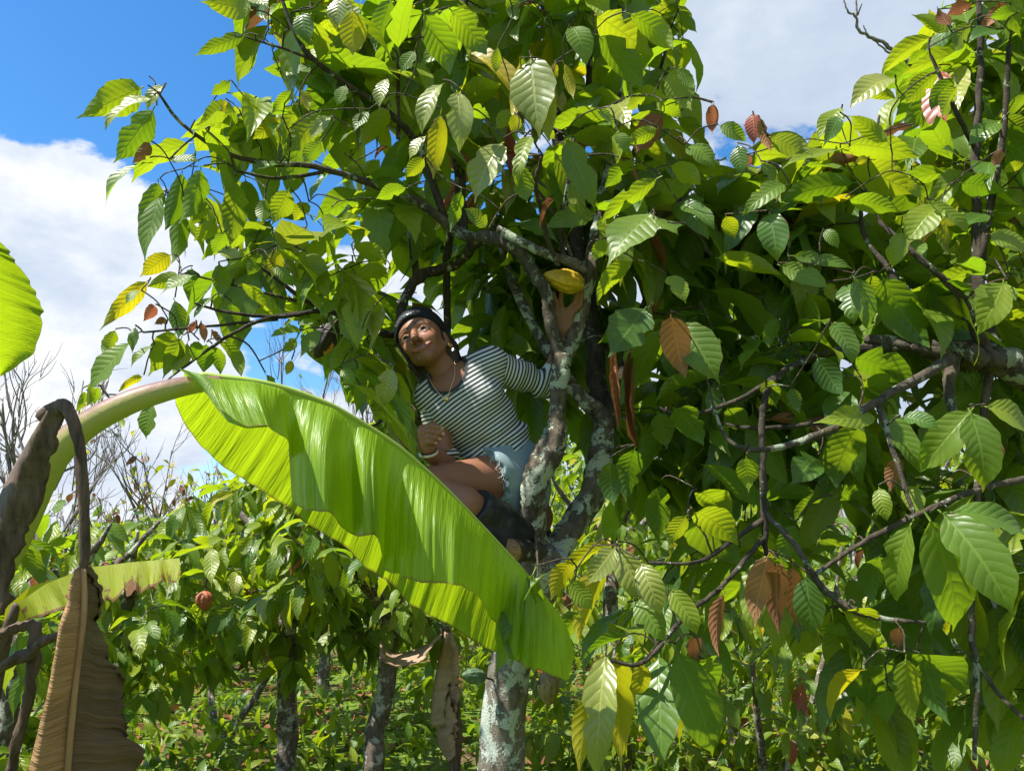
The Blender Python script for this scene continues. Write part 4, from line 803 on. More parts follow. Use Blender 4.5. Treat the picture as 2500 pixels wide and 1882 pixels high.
add('midrib', ptube([(*m3[i][:2], m3[i][2], max(0.0015, 0.0075 * (1 - i / 460) ** 0.8)) for i in range(18, 458, 20)], 8, 3), simple('banana_midrib', (0.30, 0.40, 0.06), 0.45, 0.4), ban)
# pseudostem outside the frame
v, f = tube(np.array([[-1.15, 1.05, -0.1, 0.13], [-1.14, 1.05, 0.4, 0.12], [-1.10, 1.05, 0.9, 0.10], [-1.02, 1.10, 1.25, 0.075], [-0.93, 1.16, 1.45, 0.04]]), 16, 6, 0.02, 0.04, 3); add('pseudostem', mesh_from('pseudostem', v, f), DRYP, ban)
# second green leaf cut by the left edge
t2 = np.linspace(0, 1, 70)
A2 = smooth1(np.array([P(*r) for r in interp([(0, -260, 520, 0.97), (.4, -150, 560, 0.99), (.75, -60, 700, 1.08), (1, -20, 915, 1.22)], t2)]), 4)
B2 = smooth1(np.array([P(*r) for r in interp([(0, -160, 480, 0.95), (.25, -5, 585, 1.00), (.45, 50, 650, 1.04), (.62, 92, 720, 1.08), (.78, 108, 775, 1.12), (.9, 85, 865, 1.18), (1, 0, 920, 1.22)], t2)]), 4)
v, f, uv = loft(A2, B2, 14, (0.003 * n1d(t2, 30, 9))[:, None, None] * np.linspace(0, 1, 14)[None, :, None] * TOCAM, bulge=-0.012, bdir=TOCAM)
add('leaf_blade', mesh_from('leaf_blade', v, f, uv), BAN, ban, label='bright banana leaf edge cut off by the left side of the picture')
add('petiole', ptube([(-330, 1500, 1.25, .02), (-300, 900, 1.2, .016), (-260, 520, 0.97, .012)], 8, 6), PET, ban)
# dry sheath, bent dry petiole and hanging dry leaf
A = pt([(108, 1010, 1.12), (62, 1085, 1.13), (5, 1190, 1.14), (-30, 1300, 1.15), (-90, 1500, 1.16)]); B = pt([(172, 990, 1.10), (140, 1075, 1.10), (85, 1210, 1.11), (48, 1330, 1.12), (10, 1500, 1.12)])
A = catmull(A, 12); B = catmull(B, 12); tq = np.linspace(0, 1, len(A))
def slab(name, A, B, m, th=0.006, bul=0.02, ns=12, seed=0, rag=0.0, parent=ban, amp=0.004, **pr):
    tq = np.linspace(0, 1, len(A)); S_ = np.linspace(0, 1, ns)[None, :, None]
    dd = (amp * n1d(tq, 9, seed) )[:, None, None] * S_ * TOCAM + (amp * np.sin(S_ * 9 + seed)) * TOCAM
    if rag: B = B + RIGHT * (rag * 1.5 * n1d(tq, 7, seed + 1) + rag * .8 * np.abs(n1d(tq, 17, seed + 3)) + rag * .35 * n1d(tq, 60, seed + 2))[:, None] * np.clip(tq * 3.5, 0, 1)[:, None]
    v, f, uv = loft(A, B, ns, dd, bul); o = add(name, mesh_from(name, v, f, uv), m, parent, **pr)
    md = o.modifiers.new('thickness', 'SOLIDIFY'); md.thickness = th; md.offset = -1; return o
slab('dry_sheath', A, B, DRYP, 0.006, 0.018, 16, 4, rag=0.006, amp=0.0025, label='dark withered leaf sheath wrapped round the stalk')
c = [(118, 1020, 1.11, .014), (138, 998, 1.10, .0115), (160, 990, 1.09, .0095), (176, 1015, 1.085, .008), (192, 1080, 1.08, .0078), (203, 1180, 1.075, .0075), (206, 1300, 1.07, .007), (203, 1400, 1.065, .0065)]
add('dry_petiole', ptube(c, 12, 6, 0.06, 0.25), DRYP, ban)
td = np.linspace(0, 1, 130)
mid = np.array([P(*r) for r in smooth1(interp([(0, 203, 1385, 1.065), (.25, 205, 1490, 1.05), (.5, 190, 1620, 1.035), (.75, 175, 1760, 1.02), (1, 160, 1960, 1.0)], td), 3)])
lft = np.array([P(*r) for r in smooth1(interp([(0, 196, 1385, 1.07), (.2, 165, 1450, 1.04), (.4, 140, 1560, 1.01), (.6, 110, 1700, .99), (.8, 80, 1820, .98), (1, 50, 1970, .97)], td), 3)])
rgt = np.array([P(*r) for r in smooth1(interp([(0, 208, 1385, 1.07), (.15, 225, 1440, 1.09), (.3, 248, 1540, 1.11), (.45, 275, 1630, 1.12), (.6, 300, 1700, 1.12), (.75, 305, 1790, 1.12), (.88, 335, 1850, 1.12), (1, 350, 1970, 1.12)], td), 2)])
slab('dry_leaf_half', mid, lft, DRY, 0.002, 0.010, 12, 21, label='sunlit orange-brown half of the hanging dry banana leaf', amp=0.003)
slab('dry_leaf_half', mid, rgt, DRY_SHADE, 0.002, -0.012, 16, 23, rag=0.010, label='shaded ragged half of the hanging dry banana leaf', amp=0.006)
add('dry_midrib', ptube([(*q, .0042) for q in [(203, 1390, 1.062), (205, 1490, 1.045), (190, 1620, 1.03), (175, 1760, 1.013), (160, 1950, .995)]], 8, 6), DRYM, ban)
for k, r in enumerate([[(-20, 1640, 1.15, .010), (60, 1600, 1.14, .011), (110, 1565, 1.13, .010), (150, 1545, 1.13, .006)], [(-30, 1560, 1.18, .010), (40, 1535, 1.17, .011), (85, 1520, 1.16, .010)], [(88, 1520, 1.16, .012), (82, 1620, 1.15, .012), (60, 1740, 1.14, .010), (20, 1900, 1.13, .010)]]):
    add('dry_stalk', ptube([(a, b, d, q * .7) for a, b, d, q in r], 10, 6, 0.15, 0.3), DRYP, ban)
# --- smaller banana plant further back with a yellowing torn leaf
bx, by = at(-40, 2.9); ban2 = thing('banana_plant', (bx, by, gz(bx, by)), 'smaller banana plant with a yellowing torn leaf behind the hanging dry leaf', 'banana plant', 'banana plants')
t3 = np.linspace(0, 1, 120)
A = np.array([P(*r) for r in smooth1(interp([(0, 40, 1475, 2.9), (.2, 110, 1425, 2.85), (.45, 215, 1385, 2.8), (.7, 320, 1372, 2.75), (1, 438, 1362, 2.72)], t3), 4)])
B = np.array([P(*r) for r in smooth1(interp([(0, 62, 1515, 2.88), (.2, 140, 1490, 2.78), (.45, 235, 1478, 2.72), (.7, 320, 1450, 2.68), (.9, 405, 1420, 2.66), (1, 440, 1402, 2.66)], t3), 2)])
B = B + UP * (0.012 * n1d(t3, 40, 3) * (t3 > .3))[:, None]
v, f, uv = loft(A, B, 12, (0.012 * n1d(t3, 18, 4))[:, None, None] * np.linspace(0, 1, 12)[None, :, None] * TOCAM); add('leaf_blade', mesh_from('leaf_blade', v, f, uv), BAN_Y, ban2)
v, f = tube(np.array([[bx, by, -.1, .09], [bx, by, .6, .07], [bx + .03, by, 1.05, .04], [*P(40, 1475, 2.9), .015]]), 10, 6); add('pseudostem', mesh_from('pseudostem', v, f), DRYP, ban2)
A4 = np.array([P(*r) for r in smooth1(interp([(0, 20, 1478, 2.92), (.5, 75, 1430, 3.0), (1, 180, 1400, 3.1)], t3), 3)]); B4 = A4 + np.array([-0.03, -.05, -.17]) * np.sin(math.pi * np.clip(t3 * .9 + .05, 0, 1))[:, None]
v, f, uv = loft(A4, B4, 10); add('leaf_blade', mesh_from('leaf_blade', v, f, uv), BAN_Y, ban2)
# --- dry banana stalk with withered leaves hanging left of the main trunk
x3, y3 = at(985, 4.2); ban3 = thing('banana_plant', (x3, y3, gz(x3, y3)), 'dead banana stalk with papery brown leaves hanging left of the main trunk', 'banana plant', 'banana plants')
v, f = tube(np.array([[x3, y3, -.1, .035], [x3, y3, .7, .03], [*P(1095, 1590, 4.2), .025], [*P(1085, 1530, 4.2), .025]]), 10, 6, .1, .1, 5); add('pseudostem', mesh_from('pseudostem', v, f), DRYP, ban3)
PAP = banana_material('papery_dry_blade', (0.26, 0.16, 0.09), (0.52, 0.38, 0.26), (0.40, 0.25, 0.14), 0.25, 0.8, (0.2, 0.11, 0.06), 40)
for k, (l, r_) in enumerate([([(1085, 1540), (1068, 1620), (1055, 1700), (1050, 1770)], [(1105, 1540), (1102, 1620), (1100, 1690), (1085, 1765)]), ([(1082, 1545), (1085, 1640), (1080, 1720), (1075, 1810)], [(1108, 1545), (1120, 1640), (1112, 1700), (1108, 1800)]), ([(1088, 1700), (1068, 1770), (1070, 1815), (1085, 1845)], [(1095, 1700), (1108, 1760), (1105, 1800), (1092, 1850)]), ([(1080, 1545), (1010, 1585), (955, 1590), (930, 1560)], [(1070, 1560), (1015, 1612), (955, 1625), (925, 1600)])]):
    A = catmull(np.array([P(*q, 4.15 + .03 * k) for q in l]), 10); B = catmull(np.array([P(*q, 4.1 - .05 * k) for q in r_]), 10)
    slab('dry_leaf', A, B, PAP, .004, .03, 9, 50 + k, .012, ban3, .008)

# ---------------------------------------------------------------- cacao pods
def pod_mat(name, c1, c2, c3=None, rough=.55, s2=.55):
    m, n = mat(name); g = N(n, 'ShaderNodeTexCoord').outputs['Object']; a = noise(n, g, 60, 5, .65); b = noise(n, g, 16, 4, .6)
    col = mixc(n, maprange(n, a.outputs[0], .35, .7), c1, c2)
    if c3: col = mixc(n, maprange(n, b.outputs[0], s2, s2 + .05), col, c3)
    finish(n, principled(n, col, rough, .4, bump(n, a.outputs[0], .8, .004)).outputs[0]); return m
def pod(c, axis, L, R, m, label, hang, grp='cacao pods'):
    c = np.asarray(c, float); ax = nrm(axis); t = thing('cacao_pod', c, label, 'cacao pod', grp)
    rows, sides = 26, 40; s = np.linspace(0, 1, rows); th = np.arange(sides) / sides * 2 * math.pi
    pr = (np.sin(math.pi * s ** .85) ** .62) * (1 - .18 * s); pr[0] = .12; pr[-1] = .02
    rid = 1 + .075 * np.cos(th * 10)[None] * np.sin(math.pi * s)[:, None] ** .5 + .05 * np.cos(th * 5)[None] * np.sin(math.pi * s)[:, None] ** .5
    Rr = R * pr[:, None] * rid; rg = np.random.default_rng(int(L * 1e4)); Rr += R * .03 * rg.normal(size=Rr.shape) * (pr[:, None] > .2)
    u_ = nrm(np.cross(ax, UP + .01)); w_ = np.cross(ax, u_); ctr = c + (s - .5)[:, None] * L * ax
    v = ctr[:, None] + Rr[..., None] * (np.cos(th)[None, :, None] * u_ + np.sin(th)[None, :, None] * w_); v = v.reshape(-1, 3)
    i = np.arange(rows - 1)[:, None] * sides; j = np.arange(sides)[None]; f = np.stack([i + j, i + (j + 1) % sides, i + sides + (j + 1) % sides, i + sides + j], -1).reshape(-1, 4)
    add('husk', mesh_from('husk', v, f), m, t)
    a = c - ax * L * .5; h = np.asarray(hang, float); v, f = tube(np.array([[*(a + ax * .004), R * .16], [*((a + h) / 2 - ax * .008), R * .13], [*h, R * .17]]), 8, 5); add('stalk', mesh_from('stalk', v, f), TWIG, t)
    return t
pod(P(1377, 684, 2.42), P(1325, 670, 2.42) - P(1429, 696, 2.42), .136, .038, pod_mat('pod_yellow', (.46, .27, .012), (.62, .42, .02), (.30, .24, .02), .5, .62), 'ripe yellow cacao pod held by the raised hand', P(1424, 662, 2.36))
pod(P(793, 832, 2.30), P(772, 870, 2.30) - P(812, 796, 2.30), .118, .036, pod_mat('pod_rotting', (.012, .008, .006), (.035, .02, .014), (.50, .22, .03), .55, .56), 'half black, half orange cacao pod hanging from the left branch', P(822, 788, 2.38))
pod(P(1157, 1650, 2.28), P(1124, 1648, 2.26) - P(1192, 1655, 2.32), .088, .0235, pod_mat('pod_green', (.05, .09, .045), (.12, .18, .09)), 'small dull green cacao pod growing from the main trunk', P(1205, 1662, 2.36))
pod(P(1338, 1680, 2.25), P(1340, 1720, 2.25) - P(1336, 1640, 2.25), .10, .033, pod_mat('pod_withered', (.14, .10, .035), (.26, .19, .08), (.02, .014, .01), .7, .60), 'withered brown cacao pod hanging right of the main trunk', P(1310, 1600, 2.32))
for k, (u, v_, d, lab) in enumerate([(1930, 1835, 4.6, 'small reddish cacao pod low between the thin stems at lower right'), (500, 1466, 4.0, 'small reddish pod-like fruit among leaves below the banana leaf')]):
    p = P(u, v_, d); pod(p, (0.1, 0, -1), .14 if k == 0 else .10, .04 if k == 0 else .045, pod_mat('pod_red', (.28, .07, .035), (.42, .14, .06)), lab, p + np.array([0, .02, .12]))
# ---------------------------------------------------------------- signed-distance modelling for the figure (camera-aligned axes, metres)
def smin(a, b, k):
    if k <= 0: return np.minimum(a, b)
    h = np.maximum(k - np.abs(a - b), 0) / k; return np.minimum(a, b) - h * h * k * .25
def sd_cone(p, a, b, ra, rb):
    ba = b - a; t = np.clip(((p - a) @ ba) / max(ba @ ba, 1e-9), 0, 1); return np.linalg.norm(p - a - t[..., None] * ba, axis=-1) - (ra + (rb - ra) * t)
def sd_ell(p, c, R, r):
    q = (p - c) @ R; k0 = np.linalg.norm(q / r, axis=-1); k1 = np.linalg.norm(q / (r * r), axis=-1) + 1e-9; return k0 * (k0 - 1) / k1
I3 = np.eye(3)
def cone(a, b, ra, rb, k=.02): return ('c', np.asarray(a, float), np.asarray(b, float), ra, rb, k)
def ell(c, r, R=I3, k=.02, op='+'): return ('e', np.asarray(c, float), np.asarray(r, float), R, k, op)
def sdf_mesh(prims, h, lo=None, hi=None, post=None, smooth=1):
    bbs = []
    for p in prims:
        if p[0] == 'c': r = max(p[3], p[4]); bbs.append((np.minimum(p[1], p[2]) - r, np.maximum(p[1], p[2]) + r))
        else: r = p[2].max(); bbs.append((p[1] - r, p[1] + r))
    L = np.min([b[0] for b in bbs], 0) - 4 * h; H = np.max([b[1] for b in bbs], 0) + 4 * h
    if lo is not None: L = np.maximum(L, lo)
    if hi is not None: H = np.minimum(H, hi)
    n = np.ceil((H - L) / h).astype(int) + 1; ax = [L[i] + h * np.arange(n[i]) for i in range(3)]
    D = np.full(n, 0.5, np.float32)
    for p, (bl, bh) in zip(prims, bbs):
        k = p[5] if p[0] == 'c' else p[4]; mg = k + 4 * h
        sl = tuple(slice(max(0, int((bl[i] - mg - L[i]) / h)), max(0, min(n[i], int((bh[i] + mg - L[i]) / h) + 2))) for i in range(3))
        if any(s.stop <= s.start for s in sl): continue
        g = np.stack(np.meshgrid(*[ax[i][sl[i]] for i in range(3)], indexing='ij'), -1)
        if p[0] == 'c': d = sd_cone(g, p[1], p[2], p[3], p[4]); D[sl] = smin(D[sl], d, k)
        else:
            d = sd_ell(g, p[1], p[3], p[2])
            if p[5] == '+': D[sl] = smin(D[sl], d, k)
            else: D[sl] = -smin(-D[sl], d, k)
    if post is not None:
        g = np.stack(np.meshgrid(*ax, indexing='ij'), -1); D = post(D, g)
    s = D < 0
    nx, ny, nz = n - 1; cnt = np.zeros((nx, ny, nz), np.int8)
    for a in (0, 1):
        for b in (0, 1):
            for c in (0, 1): cnt += s[a:a + nx, b:b + ny, c:c + nz]
    act = (cnt > 0) & (cnt < 8); ci = np.argwhere(act); idx = np.full(act.shape, -1, np.int64); idx[act] = np.arange(len(ci))
    acc = np.zeros((len(ci), 3)); num = np.zeros(len(ci))
    corners = [(a, b, c) for a in (0, 1) for b in (0, 1) for c in (0, 1)]
    for c0 in corners:
        for axn in range(3):
            if c0[axn]: continue
            c1 = list(c0); c1[axn] = 1
            A = D[ci[:, 0] + c0[0], ci[:, 1] + c0[1], ci[:, 2] + c0[2]]; B = D[ci[:, 0] + c1[0], ci[:, 1] + c1[1], ci[:, 2] + c1[2]]
            m = (A < 0) != (B < 0); t = np.where(m, A / np.where(m, A - B, 1), 0); q = np.tile(np.array(c0, float), (len(ci), 1)); q[:, axn] += t
            acc[m] += q[m]; num[m] += 1
    V_ = L + h * (ci + acc / num[:, None]); faces = []
    for axn in range(3):
        o1, o2 = [(1, 2), (2, 0), (0, 1)][axn]
        sl0 = [slice(0, n[i]) for i in range(3)]; sl1 = list(sl0); sl0[axn] = slice(0, n[axn] - 1); sl1[axn] = slice(1, n[axn])
        e = np.argwhere(s[tuple(sl0)] != s[tuple(sl1)]); e = e[(e[:, o1] > 0) & (e[:, o2] > 0) & (e[:, o1] < n[o1] - 1) & (e[:, o2] < n[o2] - 1)]
        def cell(d1, d2): q = e.copy(); q[:, o1] -= d1; q[:, o2] -= d2; return idx[q[:, 0], q[:, 1], q[:, 2]]
        quad = np.stack([cell(1, 1), cell(0, 1), cell(0, 0), cell(1, 0)], -1); ins = s[e[:, 0], e[:, 1], e[:, 2]]
        quad[~ins] = quad[~ins][:, ::-1]; faces.append(quad)
    Fq = np.vstack(faces); Fq = Fq[(Fq >= 0).all(1)]
    for _ in range(smooth):
        a = np.zeros_like(V_); w_ = np.zeros(len(V_))
        for i in range(4):
            x, y = Fq[:, i], Fq[:, (i + 1) % 4]; np.add.at(a, x, V_[y]); np.add.at(w_, x, 1); np.add.at(a, y, V_[x]); np.add.at(w_, y, 1)
        V_ = np.where(w_[:, None] > 0, V_ * .5 + .5 * a / np.maximum(w_, 1)[:, None], V_)
    return V_, Fq
def world(v): return v @ RC.T + TC
def cmesh(name, blocks, cols=None, extra=None, trim=None):
    v, f = join(blocks); me = mesh_from(name, world(v), f)
    if cols is not None:
        a = me.color_attributes.new('Col', 'FLOAT_COLOR', 'POINT'); a.data.foreach_set('color', np.c_[np.vstack(cols), np.ones(len(v))].astype(np.float32).ravel())
    if extra is not None:
        a = me.attributes.new('stripe', 'FLOAT', 'POINT'); a.data.foreach_set('value', np.concatenate(extra).astype(np.float32))
    if trim is not None:
        a = me.attributes.new('trim', 'FLOAT', 'POINT'); a.data.foreach_set('value', np.concatenate(trim).astype(np.float32))
    return me
c = Cs
# ---- head frame
EYE = c(1012, 813, 2.36)
up0 = nrm(np.array([-0.44, 0.90, 0])); f0 = np.array([0, 0, 1.0]); pit = math.radians(31); yaw = math.radians(-5)
fh = math.cos(pit) * f0 + math.sin(pit) * up0; uh = math.cos(pit) * up0 - math.sin(pit) * f0; rh = np.cross(uh, fh)
fh, rh = fh * math.cos(yaw) + rh * math.sin(yaw), rh * math.cos(yaw) - fh * math.sin(yaw)
RH = np.stack([rh, uh, fh], 1); HO = EYE - RH @ np.array([0, 0, .080])
H = lambda x, y, z: HO + RH @ np.array([x, y, z])
def hl_(v): return (v - HO) @ RH
hp = [ell(H(0, .035, -.015), (.067, .084, .094), RH, .02), ell(H(0, -.024, .026), (.047, .061, .058), RH, .028), ell(H(0, .02, .035), (.057, .055, .05), RH, .03)]
hp += [cone(H(0, -.084, .064), H(0, -.080, .068), .0125, .0115, .02)]
for s in (-1, 1):
    hp += [cone(H(s * .045, -.036, .0), H(s * .011, -.078, .052), .013, .0105, .026), ell(H(s * .034, -.028, .060), (.019, .017, .016), RH, .022), cone(H(s * .012, .021, .081), H(s * .044, .020, .068), .008, .007, .016)]
hp += [ell(H(s * .031, -.001, .098), (.019, .013, .018), RH, .016, '-') for s in (-1, 1)]
for s in (-1, 1):
    hp += [ell(H(s * .0315, -.001, .0705), (.0128, .0125, .0125), RH, .002),
           cone(H(s * .0175, -.003, .0795), H(s * .031, .0035, .0835), .0032, .0036, .005), cone(H(s * .031, .0035, .0835), H(s * .046, -.003, .0750), .0036, .003, .005),
           cone(H(s * .019, -.007, .0780), H(s * .032, -.0125, .0780), .003, .0032, .006), cone(H(s * .032, -.0125, .0780), H(s * .045, -.006, .0730), .0032, .003, .006)]
hp += [cone(H(0, .012, .083), H(0, -.033, .107), .0070, .0105, .010), ell(H(0, -.037, .107), (.0118, .0095, .010), RH, .007)]
for s in (-1, 1): hp += [ell(H(s * .0120, -.0400, .092), (.0075, .0065, .010), RH, .007)]
for s in (-1, 1):
    hp += [cone(H(s * .032, -.0505, .0675), H(s * .010, -.0605, .0825), .0022, .0032, .006), cone(H(s * .028, -.0555, .0705), H(s * .008, -.0680, .0820), .0024, .0042, .006), cone(H(s * .010, -.0605, .0825), H(0, -.0615, .0840), .0032, .0032, .006), cone(H(s * .008, -.0680, .0820), H(0, -.069, .0825), .0042, .0042, .006)]
    hp += [ell(H(s * .0690, -.008, -.012), (.007, .030, .017), RH, .008), ell(H(s * .0682, -.034, -.004), (.006, .011, .009), RH, .006)]
neck_b = c(1096, 940, 2.44)
neck = [cone(H(.004, -.040, -.045), neck_b, .043, .050, .02), cone(H(.014, -.045, -.05), c(1112, 912, 2.47), .040, .046, .02)]
def skin_col(v):
    q = hl_(v); col = np.tile(np.array([.245, .110, .060]), (len(v), 1)); x, y, z = np.abs(q[:, 0]), q[:, 1], q[:, 2]
    fr = z > .045
    def mixm(m, cc): 
        m = np.clip(m, 0, 1)[:, None] * fr[:, None]; col[:] = col * (1 - m) + np.array(cc) * m
    mixm(np.exp(-((x - .036) / .017) ** 2 - ((y + .034) / .018) ** 2) * .45, (.42, .15, .09)); mixm(np.exp(-(x / .012) ** 2 - ((y + .038) / .010) ** 2) * .35, (.40, .16, .10))
    ly = -.0632 + .0115 * (x / .033) ** 2                      # smiling mouth line
    lipm = ((x / .034) ** 2 + ((y - ly + .0010) / np.where(y > ly, .0055, .0085)) ** 2) < 1
    mixm(lipm * .85 * (z > .066), (.33, .105, .085)); mixm(np.exp(-((y - ly + .0015) / .0017) ** 2) * (x < .036) * .95 * (z > .066), (.07, .022, .018))
    mixm((np.abs(y - ly + .0012) < .0017) * (x < .015) * (z > .07) * .8, (.36, .30, .26))
    by = .0215 + .0045 * (1 - ((x - .034) / .019) ** 2); mixm(np.exp(-((y - by) / .0042) ** 4) * (x > .011) * (x < .054) * .92, (.022, .014, .010))
    ex, ey = (x - .0315) / .0145, (y + .0048 - .0008 * ((x - .0315) / .014) ** 2) / .0048; e2 = ex ** 2 + ey ** 2
    mixm(np.exp(-np.maximum(np.sqrt(e2) - 1, 0) * 2.5) * (e2 >= 1) * .5 * (y > -.02), (.13, .06, .038))
    mixm((e2 < 1.45) * (y > -.0035) * .95, (.012, .008, .006)); mixm((e2 < .55) * (np.abs(ey) < .55) * 1.0, (.16, .12, .105)); mixm((((x - .0315) ** 2 + (y + .0050) ** 2) < .0066 ** 2) * (e2 < 1.0) * 1.0, (.020, .011, .008)); mixm((e2 > .45) * (e2 > .75) * (e2 < 1.3) * (y < -.005) * .8, (.06, .03, .022))
    mixm(np.exp(-((x - .0085) ** 2 + (y + .0455) ** 2) / .004 ** 2) * .7 * (z > .08), (.08, .03, .02))
    return col
# ---- body
shL, shR = c(1196, 893, 2.46), c(1062, 970, 2.43); elL, wrL = c(1340, 942, 2.56), c(1375, 830, 2.475); elR, wrR = c(1082, 1130, 2.38), c(1047, 1108, 2.255)
hipR, knR, anR = c(1240, 1160, 2.46), c(1036, 1190, 2.20), c(1250, 1300, 2.30); hipL, knL, anL = c(1268, 1185, 2.54), c(1308, 1262, 2.56), c(1300, 1372, 2.54)
torso = [cone(c(1120, 965, 2.47), c(1165, 1020, 2.48), .098, .105, .03), cone(c(1165, 1020, 2.48), c(1215, 1095, 2.49), .105, .098, .03), cone(c(1215, 1095, 2.49), c(1245, 1150, 2.49), .098, .108, .03), cone(shR, shL, .055, .055, .04), cone(c(1100, 935, 2.46), c(1135, 960, 2.46), .06, .09, .03)]
bust = [ell(c(1098, 1010, 2.40), (.052, .05, .045), I3, .03), ell(c(1178, 975, 2.40), (.054, .052, .045), I3, .03)]
armL = [cone(shL, elL, .044, .034, .02), cone(elL, wrL, .035, .024, .02)]; armR = [cone(shR, elR, .042, .035, .02), cone(elR, wrR, .036, .0235, .02)]
legR = [cone(hipR, knR, .080, .054, .01), cone(knR, c(1130, 1232, 2.185), .050, .050, .012), cone(c(1130, 1232, 2.185), anR, .053, .036, .012)]
legL = [cone(hipL, knL, .07, .055, .02), cone(knL, anL, .05, .04, .02)]
def hand_left():
    g = [cone(wrL, c(1376, 806, 2.468), .0235, .0235, .012)]
    for a, b, r in (((1366, 803), (1363, 766), .0155), ((1377, 803), (1376, 762), .017), ((1387, 802), (1391, 768), .0155)): g.append(cone(c(*a, 2.465), c(*b, 2.462), r, r * .93, .012))
    for ch in (((1361, 780, 2.455), (1350, 758, 2.445), (1343, 746, 2.44)), ((1363, 766, 2.46), (1357, 738, 2.452), (1351, 715, 2.447)), ((1372, 760, 2.46), (1368, 735, 2.45), (1371, 717, 2.435)), ((1383, 761, 2.46), (1405, 738, 2.455), (1410, 708, 2.44), (1404, 689, 2.420)), ((1392, 769, 2.46), (1416, 746, 2.455), (1421, 714, 2.44), (1416, 696, 2.425))):
        for k in range(len(ch) - 1): r = .0092 - .0009 * k; g.append(cone(c(*ch[k]), c(*ch[k + 1]), r, r - .0009, .004))
    return g
def hand_right():
    g = [cone(wrR, c(1043, 1088, 2.245), .0225, .022, .012), cone(c(1043, 1088, 2.245), c(1038, 1056, 2.24), .023, .021, .012), cone(c(1036, 1078, 2.24), c(1034, 1052, 2.235), .02, .018, .01)]
    for i, (tx, ty) in enumerate(((1079, 1046), (1081, 1059), (1073, 1071), (1064, 1081))):
        y0 = 1041 + 11.8 * i; r = (.0082, .0083, .0079, .0072)[i]
        g += [cone(c(1030, y0 + 4, 2.236), c(1050 - i, y0 - 1 + i, 2.213), r * 1.08, r, .004), cone(c(1050 - i, y0 - 1 + i, 2.213), c(tx - 10, ty - 2, 2.212), r, r * .95, .004), cone(c(tx - 10, ty - 2, 2.212), c(tx, ty, 2.222), r * .95, r * .8, .004)]
    g += [cone(c(1048, 1088, 2.238), c(1066, 1070, 2.245), .011, .0095, .006), cone(c(1066, 1070, 2.245), c(1082, 1056, 2.243), .0095, .008, .004)]
    return g
bl, cl = [], []
v1, f1 = sdf_mesh(hp + neck, .0016, lo=None, smooth=1); bl.append((v1, f1)); cl.append(skin_col(v1))
SK = np.array([.245, .110, .060])
for pr, h in ((torso + armL + armR + legR + legL, .005), (hand_left(), .0018), (hand_right(), .0018)):
    v1, f1 = sdf_mesh(pr, h, smooth=2 if h > .003 else 1); bl.append((v1, f1)); k_ = np.tile(SK, (len(v1), 1)); cl.append(k_)
# fingernails of the near hand
for (tx, ty) in ((1079, 1046), (1081, 1059), (1073, 1071), (1064, 1081)):
    d_ = np.linalg.norm(bl[-1][0] - c(tx + 2, ty, 2.214), axis=1); cl[-1][d_ < .0075] = (.50, .28, .20)
SKIN, n_ = mat('skin'); vc = N(n_, 'ShaderNodeVertexColor', layer_name='Col'); ng = noise(n_, N(n_, 'ShaderNodeNewGeometry').outputs['Position'], 260, 3, .6)
pb = principled(n_, vc.outputs[0], .50, .38, bump(n_, ng.outputs[0], .12, .002)); pb.inputs['Subsurface Weight'].default_value = .12; pb.inputs['Subsurface Radius'].default_value = (.012, .005, .003); pb.inputs['Subsurface Scale'].default_value = .5; finish(n_, pb.outputs[0])
per = thing('person', P(1215, 1335, 2.35), 'person in striped shirt and backwards black cap crouching in the tree, touching a pod', 'person')
body = add('body', cmesh('body', bl, cl), SKIN, per)
# ---- shirt
tA, tB = c(1098, 925, 2.42), c(1243, 1132, 2.47); tax = nrm(tB - tA)
def folds(D, g):
    s_ = (g - tA) @ tax; x_ = g @ np.array([tax[1], -tax[0], 0]); w_ = np.clip(s_ / .25, 0, 1)
    return D - .0048 * w_ * np.sin(38 * x_ + 55 * s_ + 2 * np.sin(21 * s_)) - .0036 * np.sin(70 * s_ - 30 * x_ + 3 * np.sin(17 * x_)) * w_ - .0045 * np.exp(-((s_ - .235) / .03) ** 2) * np.sin(120 * s_ + 25 * x_)
def infl(pr, dr): return [(p[0], p[1], p[2], p[3] + dr, p[4] + dr, p[5]) if p[0] == 'c' else ('e', p[1], p[2] + dr, p[3], p[4], p[5]) for p in pr]
hem_n = nrm(c(1225, 1135, 2.47) - c(1170, 1040, 2.47))
def torso_post(D, g):
    D = folds(D, g); s_ = (g - tA) @ tax; cut = s_ - .290 - .008 * np.sin(30 * g[..., 0]); D = np.maximum(D, cut)                   # hem
    return np.maximum(D, -opening(g))          # neck opening
OPC, OPR = c(1092, 906, 2.38), np.array([.052, .066, .115]); oa = nrm(c(1064, 962, 2.4) - c(1112, 868, 2.4)); ob = np.array([-oa[1], oa[0], 0]); OPM = np.stack([ob, oa, np.array([0, 0, 1.0])], 1)
def opening(g): return sd_ell(g, OPC, OPM, OPR)
sb, sx, trm = [], [], []
v1, f1 = sdf_mesh(infl(torso, .010) + infl(bust, .006), .0045, post=torso_post, smooth=1); sb.append((v1, f1)); trm.append(np.clip(1 - (opening(v1) - .0095) / .002, 0, 1))
q = v1 - tA; lat = q @ np.array([tax[1], -tax[0], 0]); sx.append(q @ tax - .25 * lat ** 2 / .3 + .10 * np.maximum(0, lat) ** 2)
